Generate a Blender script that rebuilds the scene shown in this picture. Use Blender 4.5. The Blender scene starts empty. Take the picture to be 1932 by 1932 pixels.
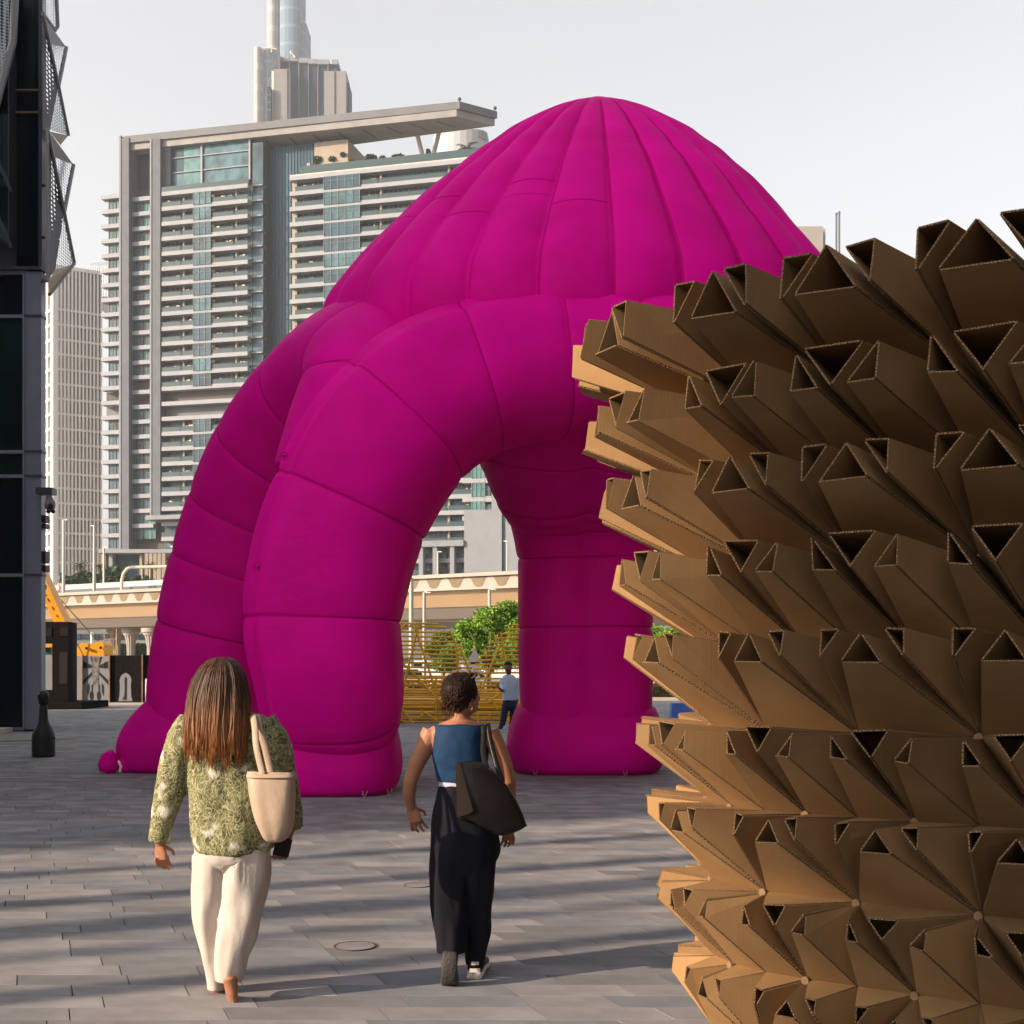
import bpy, bmesh, math, random
from mathutils import Vector, Matrix, noise
S = bpy.context.scene
rad = math.radians
random.seed(7)
# ---------------------------------------------------------------- camera
H = 1.64          # eye height
F = 2400.0        # focal length and picture coordinates are counted on a 1932 px wide frame
cam_d = bpy.data.cameras.new('camera'); cam = bpy.data.objects.new('camera', cam_d)
S.collection.objects.link(cam); S.camera = cam
cam.location = (0, 0, H); cam.rotation_euler = (rad(90), 0, 0)
cam_d.sensor_width = 36; cam_d.lens = 36*F/1932; cam_d.shift_y = (1256-966)/1932
cam_d.clip_start = .1; cam_d.clip_end = 9000
# ---------------------------------------------------------------- world and sun
SUN_EL, SUN_AZ = 21.0, 24.0      # the sun stands to the left and a little behind the camera
sdir = Vector((-math.cos(rad(SUN_AZ))*math.cos(rad(SUN_EL)), -math.sin(rad(SUN_AZ))*math.cos(rad(SUN_EL)), math.sin(rad(SUN_EL))))
W = bpy.data.worlds.new('World'); S.world = W; W.use_nodes = True
wn = W.node_tree.nodes; wl = W.node_tree.links; wn.clear()
sky = wn.new('ShaderNodeTexSky'); sky.sky_type = 'NISHITA'; sky.sun_disc = False
sky.sun_elevation = rad(SUN_EL); sky.sun_rotation = math.atan2(sdir.x, sdir.y)
sky.dust_density = 4.0; sky.air_density = 1.0; sky.ozone_density = 1.0
hs = wn.new('ShaderNodeHueSaturation'); hs.inputs['Saturation'].default_value = .25
hz = wn.new('ShaderNodeMixRGB'); hz.inputs['Fac'].default_value = .2; hz.inputs['Color2'].default_value = (2.0, 2.0, 2.02, 1)   # thin even overcast over the sky
bg = wn.new('ShaderNodeBackground'); bg.inputs['Strength'].default_value = .132
wo = wn.new('ShaderNodeOutputWorld')
wl.new(sky.outputs[0], hs.inputs['Color']); wl.new(hs.outputs[0], hz.inputs['Color1']); wl.new(hz.outputs[0], bg.inputs[0]); wl.new(bg.outputs[0], wo.inputs[0])
sun_d = bpy.data.lights.new('sun', 'SUN'); sun = bpy.data.objects.new('sun', sun_d); S.collection.objects.link(sun)
sun_d.energy = 5.0; sun_d.angle = rad(.5); sun_d.color = (1, .77, .55)
sun.rotation_euler = sdir.to_track_quat('Z', 'Y').to_euler(); sun.location = (-60, -40, 80)
S.view_settings.view_transform = 'Standard'; S.view_settings.look = 'None'
S.view_settings.exposure = 1.30; S.view_settings.gamma = 1; S.view_settings.use_curve_mapping = False
S.render.engine = 'CYCLES'
# ---------------------------------------------------------------- helpers
def P(u, v, Y): return Vector(((u-966)/F*Y, Y, H+(1256-v)/F*Y))
def G(v): return F*H/(v-1256)
ORI = {}
def setp(o, label=None, cat=None, group=None, kind=None):
    if label: o['label'] = label
    if cat: o['category'] = cat
    if group: o['group'] = group
    if kind: o['kind'] = kind
    return o
def thing(name, label, cat, loc, group=None):
    o = bpy.data.objects.new(name, None); o.empty_display_size = .2
    S.collection.objects.link(o); o.location = loc; ORI[o] = Vector(loc)
    return setp(o, label, cat, group)
class MB:
    def __init__(s): s.v = []; s.f = []; s.m = []; s.uv = []
    def add(s, vs, fs, m=0, uv=None):
        n = len(s.v); s.v += [tuple(p) for p in vs]
        for i, f in enumerate(fs):
            s.f.append([n+k for k in f]); s.m.append(m); s.uv.append(uv[i] if uv else None)
        return s
    def quad(s, a, b, c, d, m=0, uv=None): return s.add([a, b, c, d], [(0, 1, 2, 3)], m, [uv] if uv else None)
    def obox(s, o, x, y, z, m=0):
        o, x, y, z = Vector(o), Vector(x), Vector(y), Vector(z)
        vs = [o, o+x, o+x+y, o+y, o+z, o+x+z, o+x+y+z, o+y+z]
        fs = [(0, 3, 2, 1), (4, 5, 6, 7), (0, 1, 5, 4), (1, 2, 6, 5), (2, 3, 7, 6), (3, 0, 4, 7)]
        if x.cross(y).dot(z) < 0: fs = [f[::-1] for f in fs]
        return s.add(vs, fs, m)
    def box(s, x0, x1, y0, y1, z0, z1, m=0): return s.obox((x0, y0, z0), (x1-x0, 0, 0), (0, y1-y0, 0), (0, 0, z1-z0), m)
    def prism(s, poly, d, m=0, m2=None):
        poly = [Vector(p) for p in poly]; d = Vector(d); n = len(poly)
        vs = poly+[p+d for p in poly]
        s.add(vs, [tuple(range(n))[::-1], tuple(range(n, 2*n))], m)
        s.add(vs, [(i, (i+1) % n, n+(i+1) % n, n+i) for i in range(n)], m if m2 is None else m2)
        return s
    def tube(s, pts, rs, n=8, m=0, up=(0, 0, 1), cap=True, pw=2.0, rot=0.0):
        pts = [Vector(p) for p in pts]; k = len(pts)
        if not isinstance(rs, (list, tuple)): rs = [rs]*k
        rings = []; pu = Vector(up)
        for i in range(k):
            t = (pts[min(i+1, k-1)]-pts[max(i-1, 0)]).normalized()
            a = pu-t*pu.dot(t)
            if a.length < 1e-4: a = Vector((1, 0, 0))-t*t.x
            a.normalize(); b = t.cross(a); pu = a
            r = rs[i]; r1, r2 = (r, r) if not isinstance(r, (tuple, list)) else r
            ring = []
            for j in range(n):
                th = 2*math.pi*j/n+rot; c, sn = math.cos(th), math.sin(th)
                q = (abs(c)**pw+abs(sn)**pw)**(-1/pw)
                ring.append(pts[i]+a*(c*q*r1)+b*(sn*q*r2))
            rings.append(ring)
        s.rings(rings, m, cap); return s
    def rings(s, rings, m=0, cap=True, closed=True):
        n = len(rings[0]); vs = [p for r in rings for p in r]; fs = []
        for i in range(len(rings)-1):
            for j in range(n if closed else n-1):
                a = i*n+j; b = i*n+(j+1) % n; fs.append((a, b, b+n, a+n))
        if cap: fs.append(tuple(range(n))[::-1]); fs.append(tuple((len(rings)-1)*n+j for j in range(n)))
        s.add(vs, fs, m); return s
    def ball(s, c, r, m=0, n=12):
        c = Vector(c); r = r if isinstance(r, (tuple, list)) else (r, r, r); rg = []
        for i in range(n//2+1):
            a = math.pi*i/(n//2); sa = max(math.sin(a), .02)
            rg.append([c+Vector((r[0]*sa*math.cos(2*math.pi*j/n), r[1]*sa*math.sin(2*math.pi*j/n), -r[2]*math.cos(a))) for j in range(n)])
        return s.rings(rg, m)
    def build(s, name, mats, parent=None, smooth=False, loc=None, remesh=None, subsurf=0, fixn=True):
        me = bpy.data.meshes.new(name)
        org = ORI[parent] if parent else (Vector(loc) if loc is not None else Vector((0, 0, 0)))
        me.from_pydata([tuple(Vector(p)-org) for p in s.v], [], s.f)
        for mt in (mats if isinstance(mats, (list, tuple)) else [mats]): me.materials.append(mt)
        me.polygons.foreach_set('material_index', s.m)
        if any(u for u in s.uv):
            ul = me.uv_layers.new(name='UVMap')
            for p, u in zip(me.polygons, s.uv):
                if u:
                    for li, q in zip(p.loop_indices, u): ul.data[li].uv = q
        if fixn:
            bm = bmesh.new(); bm.from_mesh(me); bmesh.ops.recalc_face_normals(bm, faces=bm.faces); bm.to_mesh(me); bm.free()
        o = bpy.data.objects.new(name, me); S.collection.objects.link(o)
        if parent: o.parent = parent; ORI[o] = org
        else: o.location = org; ORI[o] = org
        if remesh:
            md = o.modifiers.new('r', 'REMESH'); md.mode = 'VOXEL'; md.voxel_size = remesh; md.use_smooth_shade = True
            sm = o.modifiers.new('s', 'SMOOTH'); sm.iterations = 3; sm.factor = .5
            ts = bpy.data.scenes.new('bench'); ts.collection.objects.link(o); vl = ts.view_layers[0]; vl.update()
            me2 = bpy.data.meshes.new_from_object(o.evaluated_get(vl.depsgraph))
            ts.collection.objects.unlink(o); bpy.data.scenes.remove(ts); o.modifiers.clear(); o.data = me2; bpy.data.meshes.remove(me)
            if not me2.materials:
                me2.materials.append(mats if not isinstance(mats, (list, tuple)) else mats[0])
            me = me2
        if subsurf:
            md = o.modifiers.new('u', 'SUBSURF'); md.levels = subsurf; md.render_levels = subsurf
        if smooth or remesh: me.polygons.foreach_set('use_smooth', [True]*len(me.polygons))
        me.update(); return o
def catmull(pts, k=6):
    out = []; n = len(pts)
    pts = [tuple(p) for p in pts]
    for i in range(n-1):
        p0, p1, p2, p3 = pts[max(i-1, 0)], pts[i], pts[i+1], pts[min(i+2, n-1)]
        for j in range(k):
            t = j/k
            out.append(tuple(.5*((2*b)+(-a+c)*t+(2*a-5*b+4*c-d)*t*t+(-a+3*b-3*c+d)*t**3) for a, b, c, d in zip(p0, p1, p2, p3)))
    out.append(pts[-1]); return out
# ---------------------------------------------------------------- materials
def mat(name, col, rough=.6, metal=0, var=0.0, scale=8.0, bump=0.0, bscale=None, col2=None, coat=0, trans=0, spec=.22, stretch=None, emit=None, detail=4, sheen=0):
    m = bpy.data.materials.new(name); m.use_nodes = True; nt = m.node_tree; N = nt.nodes; L = nt.links
    b = N['Principled BSDF']; b.inputs['Roughness'].default_value = rough; b.inputs['Metallic'].default_value = metal
    b.inputs['Base Color'].default_value = (*col, 1); b.inputs['Coat Weight'].default_value = coat
    b.inputs['Specular IOR Level'].default_value = spec; b.inputs['Sheen Weight'].default_value = sheen
    if var or bump:
        tc = N.new('ShaderNodeTexCoord'); mp = N.new('ShaderNodeMapping'); L.new(tc.outputs['Object'], mp.inputs[0])
        if stretch: mp.inputs['Scale'].default_value = stretch
    if var or col2:
        nz = N.new('ShaderNodeTexNoise'); nz.inputs['Scale'].default_value = scale; nz.inputs['Detail'].default_value = detail
        L.new(mp.outputs[0], nz.inputs['Vector'])
        cr = N.new('ShaderNodeValToRGB'); c2 = col2 or tuple(max(0, c*(1-var)) for c in col)
        c1 = col if col2 else tuple(min(1, c*(1+var)) for c in col)
        cr.color_ramp.elements[0].color = (*c2, 1); cr.color_ramp.elements[0].position = .35
        cr.color_ramp.elements[1].color = (*c1, 1); cr.color_ramp.elements[1].position = .65
        L.new(nz.outputs['Fac'], cr.inputs[0]); L.new(cr.outputs[0], b.inputs['Base Color'])
    if bump:
        n2 = N.new('ShaderNodeTexNoise'); n2.inputs['Scale'].default_value = bscale or scale; n2.inputs['Detail'].default_value = 6
        L.new(mp.outputs[0], n2.inputs['Vector'])
        bp = N.new('ShaderNodeBump'); bp.inputs['Strength'].default_value = bump; bp.inputs['Distance'].default_value = .02
        L.new(n2.outputs['Fac'], bp.inputs['Height']); L.new(bp.outputs[0], b.inputs['Normal'])
    if emit: b.inputs['Emission Color'].default_value = (*emit[0], 1); b.inputs['Emission Strength'].default_value = emit[1]
    return m
def nodes(m): return m.node_tree.nodes, m.node_tree.links, m.node_tree.nodes['Principled BSDF']
# ================================================================ GROUND
M_joint = mat('paving_joint', (.06, .056, .054), .95, var=.2, scale=30)
M_ground = mat('sandy_ground', (.30, .26, .22), .95, var=.2, scale=.15, bump=.2, bscale=3)
M_pave = [mat('granite_%d' % i, c, .78, var=.2, scale=2.6, bump=.35, bscale=140, detail=9) for i, c in enumerate([(.185, .184, .196), (.225, .22, .23), (.155, .157, .17), (.172, .182, .205)])]
M_road = mat('asphalt', (.30, .27, .24), .9, var=.12, scale=.6)
g = MB(); g.quad((-1500, -400, -.035), (1500, -400, -.035), (1500, 1500, -.035), (-1500, 1500, -.035))
ground = setp(g.build('ground', M_ground), kind='structure')
g = MB(); g.quad((-60, -30, -.03), (60, -30, -.03), (60, 62, -.03), (-60, 62, -.03))
paving = setp(g.build('plaza_paving', M_joint), kind='structure')
# pavers: skewed slabs laid in rows across the view
SK = -.3735; RD = .215; GAP = .0035
def paver_geo(mb, x0, x1, y0, y1, z, m):
    a0, a1 = SK*(y0), SK*(y1)
    b = .0015
    vs = [(x0+a0, y0, -.03), (x1+a0, y0, -.03), (x1+a1, y1, -.03), (x0+a1, y1, -.03),
          (x0+a0+b, y0+b, z), (x1+a0-b, y0+b, z), (x1+a1-b, y1-b, z), (x0+a1+b, y1-b, z)]
    mb.add(vs, [(4, 5, 6, 7), (0, 1, 5, 4), (1, 2, 6, 5), (2, 3, 7, 6), (3, 0, 4, 7)], m)
rnd = random.Random(5)
lens = [.42, .58, .74, .9]
pmesh = {}
def paver_mesh(li, mi):
    if (li, mi) not in pmesh:
        mb = MB(); paver_geo(mb, GAP/2, lens[li]-GAP/2, GAP/2, RD-GAP/2, .0, mi)
        o = mb.build('paver', M_pave, None, fixn=False); pmesh[(li, mi)] = o.data; bpy.data.objects.remove(o)
    return pmesh[(li, mi)]
far = MB(); count = 0; rows = int((58-4.6)/RD)
for r in range(rows):
    y = 4.6+r*RD; half = .415*(y+RD)+.3; near = y < 10.4
    if not near: half = max(half, 16)
    c = SK*y; x = -half-1.0-rnd.random()-c; xe = half+.6-c
    if near: xe = min(xe, (.115*y+.75)-c) if y > 5 else xe
    if near:
        while x+c < -.41*(y+.2)-.9+.0: x += .3
    while x < xe:
        li = rnd.choice((0, 1, 1, 2, 2, 3)); mi = rnd.choice((0, 0, 1, 1, 2, 3)); z = rnd.uniform(-.0012, .0012)
        if near and count < 298 and x+c+lens[li] > -.41*(y+.2):
            o = bpy.data.objects.new('paver', paver_mesh(li, mi)); S.collection.objects.link(o); o.parent = paving
            o.location = (x+SK*y, y, z+.0); count += 1
        elif not near or count >= 298 or True:
            if y > 30 and abs(x+c) > 30: pass
            paver_geo(far, x+GAP/2, x+lens[li]-GAP/2, y+GAP/2, y+RD-GAP/2, z, mi)
        x += lens[li]
# ground under and beyond the near strip
for r in range(-28, rows):
    y = 4.6+r*RD
    if y > 10.4: break
    c = SK*y
    x = (.115*y+.75)-c+.35 if y > 4.6 else -6-c
    if y >= 4.6:
        x = (.115*y+.75)-c+1.0
    while x+c < 12:
        paver_geo(far, x, x+.73, y+GAP/2, y+RD-GAP/2, 0, rnd.choice((0, 1, 2))); x += .736
pf = far.build('far_paver_field', M_pave, paving, fixn=False); pf['kind'] = 'stuff'
# manhole covers
M_iron = mat('cast_iron', (.10, .085, .07), .6, metal=.6, var=.3, scale=40)
for u, v, r, lb in ((670, 1786, .125, 'round iron manhole cover in the paving between the two walking women'), (788, 1671, .105, 'small iron cover in the paving left of the dark trousered woman')):
    Y = G(v); c = P(u, v, Y); t = thing('manhole_cover', lb, 'manhole cover', (c.x, c.y, 0))
    mb = MB(); n = 28
    mb.rings([[(c.x+q*math.cos(2*math.pi*j/n), c.y+q*math.sin(2*math.pi*j/n), z) for j in range(n)] for q, z in ((r, .001), (r, .007), (r*.93, .007), (r*.93, .003))], cap=False)
    mb.build('rim', M_iron, t)
    mb = MB(); mb.rings([[(c.x+q*math.cos(2*math.pi*j/n), c.y+q*math.sin(2*math.pi*j/n), z) for j in range(n)] for q, z in ((r*.91, .001), (r*.91, .0055), (r*.4, .0055))])
    mb.build('lid', M_pave[0], t)
# ================================================================ CARDBOARD SCULPTURE
def card_mat(name, edge=False):
    m = bpy.data.materials.new(name); m.use_nodes = True; N, L, b = nodes(m)
    b.inputs['Roughness'].default_value = .8; b.inputs['Specular IOR Level'].default_value = .25
    uv = N.new('ShaderNodeUVMap'); uv.uv_map = 'UVMap'
    if not edge:
        mp = N.new('ShaderNodeMapping'); mp.inputs['Scale'].default_value = (3, 120, 1); L.new(uv.outputs[0], mp.inputs[0])
        n1 = N.new('ShaderNodeTexNoise'); n1.inputs['Scale'].default_value = 1; n1.inputs['Detail'].default_value = 3; L.new(mp.outputs[0], n1.inputs['Vector'])
        tc = N.new('ShaderNodeTexCoord')
        n2 = N.new('ShaderNodeTexNoise'); n2.inputs['Scale'].default_value = 2.2; n2.inputs['Detail'].default_value = 6; L.new(tc.outputs['Object'], n2.inputs['Vector'])
        n3 = N.new('ShaderNodeTexNoise'); n3.inputs['Scale'].default_value = 240; n3.inputs['Detail'].default_value = 2; L.new(tc.outputs['Object'], n3.inputs['Vector'])
        ad = N.new('ShaderNodeMath'); ad.operation = 'MULTIPLY_ADD'; ad.inputs[1].default_value = .18; L.new(n1.outputs['Fac'], ad.inputs[0])
        mu = N.new('ShaderNodeMath'); mu.operation = 'MULTIPLY'; mu.inputs[1].default_value = .82; L.new(n2.outputs['Fac'], mu.inputs[0]); L.new(mu.outputs[0], ad.inputs[2])
        cr = N.new('ShaderNodeValToRGB'); e = cr.color_ramp.elements
        e[0].position = .36; e[0].color = (.20, .112, .046, 1); e[1].position = .64; e[1].color = (.285, .17, .076, 1)
        L.new(ad.outputs[0], cr.inputs[0])
        oi = N.new('ShaderNodeObjectInfo'); mr = N.new('ShaderNodeMapRange'); mr.inputs['To Min'].default_value = .78; mr.inputs['To Max'].default_value = 1.18; L.new(oi.outputs['Random'], mr.inputs['Value'])
        hv = N.new('ShaderNodeHueSaturation'); L.new(mr.outputs[0], hv.inputs['Value']); L.new(cr.outputs[0], hv.inputs['Color']); L.new(hv.outputs[0], b.inputs['Base Color'])
        wv = N.new('ShaderNodeTexWave'); wv.wave_type = 'BANDS'; wv.bands_direction = 'Y'; wv.inputs['Scale'].default_value = 22; wv.inputs['Distortion'].default_value = .6; L.new(uv.outputs[0], wv.inputs['Vector'])
        a2 = N.new('ShaderNodeMath'); a2.operation = 'ADD'; L.new(wv.outputs['Fac'], a2.inputs[0]); L.new(n3.outputs['Fac'], a2.inputs[1])
        bp = N.new('ShaderNodeBump'); bp.inputs['Strength'].default_value = .06; bp.inputs['Distance'].default_value = .002
        L.new(a2.outputs[0], bp.inputs['Height']); L.new(bp.outputs[0], b.inputs['Normal'])
    else:
        wv = N.new('ShaderNodeTexWave'); wv.wave_type = 'BANDS'; wv.bands_direction = 'X'; wv.inputs['Scale'].default_value = 30; wv.inputs['Distortion'].default_value = 6; wv.inputs['Detail Scale'].default_value = 1.5
        L.new(uv.outputs[0], wv.inputs['Vector'])
        cr = N.new('ShaderNodeValToRGB'); e = cr.color_ramp.elements
        e[0].position = .35; e[0].color = (.075, .043, .02, 1); e[1].position = .62; e[1].color = (.20, .12, .058, 1)
        L.new(wv.outputs['Fac'], cr.inputs[0]); L.new(cr.outputs[0], b.inputs['Base Color'])
        bp = N.new('ShaderNodeBump'); bp.inputs['Strength'].default_value = .6; bp.inputs['Distance'].default_value = .005
        L.new(wv.outputs['Fac'], bp.inputs['Height']); L.new(bp.outputs[0], b.inputs['Normal'])
    return m
M_card, M_cedge = card_mat('cardboard'), card_mat('corrugated_edge', True)
# plan of the inner wall: half-pitch columns, j=0 at picture right, growing to the left and round the back
chord = {0: .225, 1: .215, 2: .195, 3: .175, 4: .165, 5: .165, 6: .17, 7: .18}
head = {0: 145.5, 1: 147, 2: 146, 3: 141, 4: 127, 5: 108, 6: 89, 7: 71}
plan = {0: Vector((1.657, 4.50))}
for j in range(0, 18):
    a = rad(head.get(j, 71-14*(j-7))); plan[j+1] = plan[j]+Vector((math.cos(a), math.sin(a)))*chord.get(j, .2)
for j in range(0, -10, -1):
    a = rad(145.5-j*-0.0+(-j)*3.2+2); plan[j-1] = plan[j]-Vector((math.cos(a), math.sin(a)))*.225
def pj(j):
    k = math.floor(j); t = j-k; return plan[k]*(1-t)+plan[min(k+1, 18)]*t if t else plan[k]
def nj(j):
    j = max(-8.5, min(16.5, j)); d = pj(j+1)-pj(j-1); return Vector((-d.y, d.x)).normalized()*1.0
zl = lambda k: 2.645-.3144*(k-1)            # bottom line of row k
sc = thing('cardboard_sculpture', 'tall vase of brown corrugated cardboard tubes bristling up and outwards over the paving', 'sculpture', (2.9, 6.2, 0))
LEN = {1: .66, 2: .60, 3: .54, 4: .48, 5: .42, 6: .36, 7: .31, 8: .26, 9: .18}
DZ = {1: .135, 2: .14, 3: .15, 4: .167, 5: .165, 6: .135, 7: .125, 8: .11, 9: .085}
SCL = {1: .47, 2: .42, 3: .385, 4: .345, 5: .30, 6: .265, 7: .235, 8: .215, 9: .20}
T = .0062
rc = random.Random(11)
def tube_cell(base, rim, name='cardboard_tube', parent=sc):
    # three flat boards folded round a triangle, wide at the wall and narrow at the open end
    mb = MB(); n = 3
    cb = sum(base, Vector())/3; cr_ = sum(rim, Vector())/3; ax = (cr_-cb).normalized()
    ex = [rc.uniform(.2, 1.0) for _ in range(3)]
    for i in range(3):
        a, b, c, d = base[i], base[(i+1) % 3], rim[(i+1) % 3], rim[i]
        nn = (b-a).cross(d-a).normalized()
        if nn.dot((a+b)/2-cb) < 0: nn = -nn
        t = nn*T; w = (c-d).length; wb = (b-a).length; l = (d-a).length
        e = (c-d).normalized()*T*ex[i]           # one long edge runs past the fold
        c2 = c+e; b2 = b+e*.3
        jit = ax*rc.uniform(-.006, .006); d = d+jit; c2 = c2+jit
        o = rc.random()*5
        mb.quad(a+t, b2+t, c2+t, d+t, 0, [(o, 0), (o+wb, 0), (o+(wb+w)/2, l), (o+(wb-w)/2, l)])
        mb.quad(b2, a, d, c2, 0, [(o+wb, 0), (o, 0), (o+(wb-w)/2, l), (o+(wb+w)/2, l)])
        mb.quad(d, d+t, c2+t, c2, 1, [(0, 0), (0, T), (w, T), (w, 0)])
        mb.quad(a, a+t, d+t, d, 1, [(0, 0), (0, T), (l, T), (l, 0)])
        mb.quad(b2+t, b2, c2, c2+t, 1, [(0, T), (0, 0), (l, 0), (l, T)])
    mb.add([p+ax*.01 for p in base], [(0, 1, 2)], 0, [[(0, 0), (.3, 0), (.1, .3)]])
    return mb.build(name, [M_card, M_cedge], parent, fixn=False)
def cell(js, zs, jc, k, sx=0):
    # js/zs: three corners (column, height); jc: bundle centre column
    base = [Vector((*pj(j), z)) for j, z in zip(js, zs)]
    cj = sum(js)/3; cz = sum(zs)/3
    cb = sum(base, Vector())/3
    base = [p+(cb-p)*.034 for p in base]
    L = LEN[k]*rc.uniform(.97, 1.03); n2 = nj(cj)*.55+nj(jc)*.45; n2.normalize(); n2 = Matrix.Rotation(rad(-10), 2) @ n2; L *= 1-.12*max(0, min(1, (cj-1)/3))
    cent = cb.copy(); zm = (max(zs)+min(zs))/2; cent.z = zm+(cent.z-zm)*.42; bc = Vector((*pj(jc), cent.z))
    pull = .16 if jc != cj else 0
    cent = cent+(bc-cent)*pull
    tip = cent+Vector((n2.x, n2.y, 0))*L+Vector((0, 0, DZ[k]))
    s = SCL[k]*(1.0 if jc == cj else .92)
    tl = rc.uniform(-.10, .10)
    rim = [tip+(p-cb)*s for p in base]
    ax = Vector((n2.x, n2.y, 0))
    tilt = rc.uniform(-.12, .12)
    rim = [r+ax*((r-tip).z*tilt-.12*(r-tip).z) for r in rim]
    rim = [r+Vector((rc.uniform(-1, 1), rc.uniform(-1, 1), rc.uniform(-1, 1)))*.005 for r in rim]
    tube_cell(base, rim)
JL, JR = 14, -6
for k in range(1, 10):
    zb = zl(k); zt = zl(k-1)
    for m in range(JR, JL, 2):
        if k % 2:      # row A: upright triangle between even columns, inverted ones split down the middle
            cell((m, m+2, m+1), (zb, zb, zt), m+1, k)
            cell((m, m-1, m), (zb, zt, zt), m-1, k)
            cell((m, m, m+1), (zb, zt, zt), m+1, k)
        else:
            cell((m, m+2, m+1), (zt, zt, zb), m+1, k)
            cell((m, m-1, m), (zt, zb, zb), m-1, k)
            cell((m, m, m+1), (zt, zb, zb), m+1, k)
# inner core behind the tubes and plinth
mb = MB(); js = [j for j in range(-9, 19)]
core = [pj(j)-nj(j)*.02 for j in js]; core.append(Vector((3.9, 6.3)))
mb.rings([[Vector((q.x, q.y, z)) for q in core] for z in (.0, 2.94)], cap=False)
mb.build('inner_wall', mat('board_core', (.20, .115, .055), .9, var=.2, scale=6), sc)
M_knot = mat('raw_wood', (.2, .12, .065), .7, var=.2, scale=20)
for k in range(1, 9):
    for m in range(-2, 9):
        if (k % 2 == 1 and m % 2 == 0) or (k % 2 == 0 and m % 2 == 1):
            c = pj(m)+nj(m)*.012; mb = MB()
            mb.tube([(c.x-nj(m).x*.02, c.y-nj(m).y*.02, zl(k)), (c.x+nj(m).x*.02, c.y+nj(m).y*.02, zl(k))], .016, 10)
            mb.build('wooden_node', M_knot, sc)
# ================================================================ INFLATABLE PAVILION
def nylon():
    m = mat('magenta_nylon', (.56, .0, .235), .52, var=0, spec=.04, sheen=.0)
    N, L, b = nodes(m)
    tc = N.new('ShaderNodeTexCoord'); n1 = N.new('ShaderNodeTexNoise'); n1.inputs['Scale'].default_value = 1.4; n1.inputs['Detail'].default_value = 5
    L.new(tc.outputs['Object'], n1.inputs['Vector'])
    cr = N.new('ShaderNodeValToRGB'); e = cr.color_ramp.elements
    e[0].color = (.63, .0, .265, 1); e[0].position = .3; e[1].color = (.78, .0, .345, 1); e[1].position = .7
    L.new(n1.outputs['Fac'], cr.inputs[0]); L.new(cr.outputs[0], b.inputs['Base Color'])
    n2 = N.new('ShaderNodeTexNoise'); n2.inputs['Scale'].default_value = 2.2; n2.inputs['Detail'].default_value = 7; n2.inputs['Distortion'].default_value = .8
    mp = N.new('ShaderNodeMapping'); mp.inputs['Scale'].default_value = (1, 1, 2.2); L.new(tc.outputs['Object'], mp.inputs[0]); L.new(mp.outputs[0], n2.inputs['Vector'])
    bp = N.new('ShaderNodeBump'); bp.inputs['Strength'].default_value = .33; bp.inputs['Distance'].default_value = .05
    L.new(n2.outputs['Fac'], bp.inputs['Height']); L.new(bp.outputs[0], b.inputs['Normal'])
    tr = N.new('ShaderNodeBsdfTranslucent'); tr.inputs['Color'].default_value = (1, .0, .12, 1); ms = N.new('ShaderNodeMixShader'); ms.inputs[0].default_value = .2
    L.new(b.outputs[0], ms.inputs[1]); L.new(tr.outputs[0], ms.inputs[2]); L.new(ms.outputs[0], N['Material Output'].inputs['Surface'])
    return m
M_ny = nylon(); M_seam = mat('dark_seam', (.46, .0, .16), .8, spec=.03)
pav = thing('inflatable_pavilion', 'huge magenta inflatable pavilion with ribbed pointed dome standing on puffy segmented legs', 'inflatable', (1.2, 18, 0))
def puff(name, pts, rs, seams, n=48, pw=2.6, up=(0, 1, 0), rot=0, notch=None, per=28, pinch=.045):
    """pts: centre line control points; rs: (r1, r2) at each; seams: parameters (in control index) where the skin is tied in."""
    q = catmull([tuple(p)+tuple(r) for p, r in zip(pts, rs)], per)
    P3 = [Vector(a[:3]) for a in q]; R = [(a[3], a[4]) for a in q]
    tt = [i/per for i in range(len(q))]; rr = []
    for t, r in zip(tt, R):
        d = min(abs(t-s) for s in seams); nb = sorted(seams)
        lo = max([s for s in nb if s <= t], default=nb[0]); hi = min([s for s in nb if s >= t], default=nb[-1])
        f = 1-pinch
        if hi > lo: x = (t-lo)/(hi-lo); f = 1-pinch+pinch*((1-abs(2*x-1)**5)**.5 if 0 < x < 1 else 0)
        rr.append((r[0]*f, r[1]*f))
    mb = MB(); mb.tube(P3, rr, n, up=up, pw=pw, rot=rot)
    if notch:
        k = len(P3)
        for i in range(k):
            for j in range(n):
                th = 2*math.pi*j/n+rot
                for a in notch:
                    dd = abs((th-a+math.pi) % (2*math.pi)-math.pi)
                    if dd < .26:
                        p = Vector(mb.v[i*n+j]); f = .10*(1-dd/.26)**1.4
                        mb.v[i*n+j] = tuple(p+(P3[i]-p)*f)
    for i in range(len(P3)-1):
        if any(0 <= s_-tt[i] < 1/per-1e-6 and 0 < s_ < len(pts)-1 for s_ in seams):
            for j in range(n): mb.m[i*n+j] = 1
    return mb.build(name, [M_ny, M_seam], pav, smooth=True, fixn=True)
def seamy(npts, cnt): return [i*(npts-1)/cnt for i in range(cnt+1)]
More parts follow.
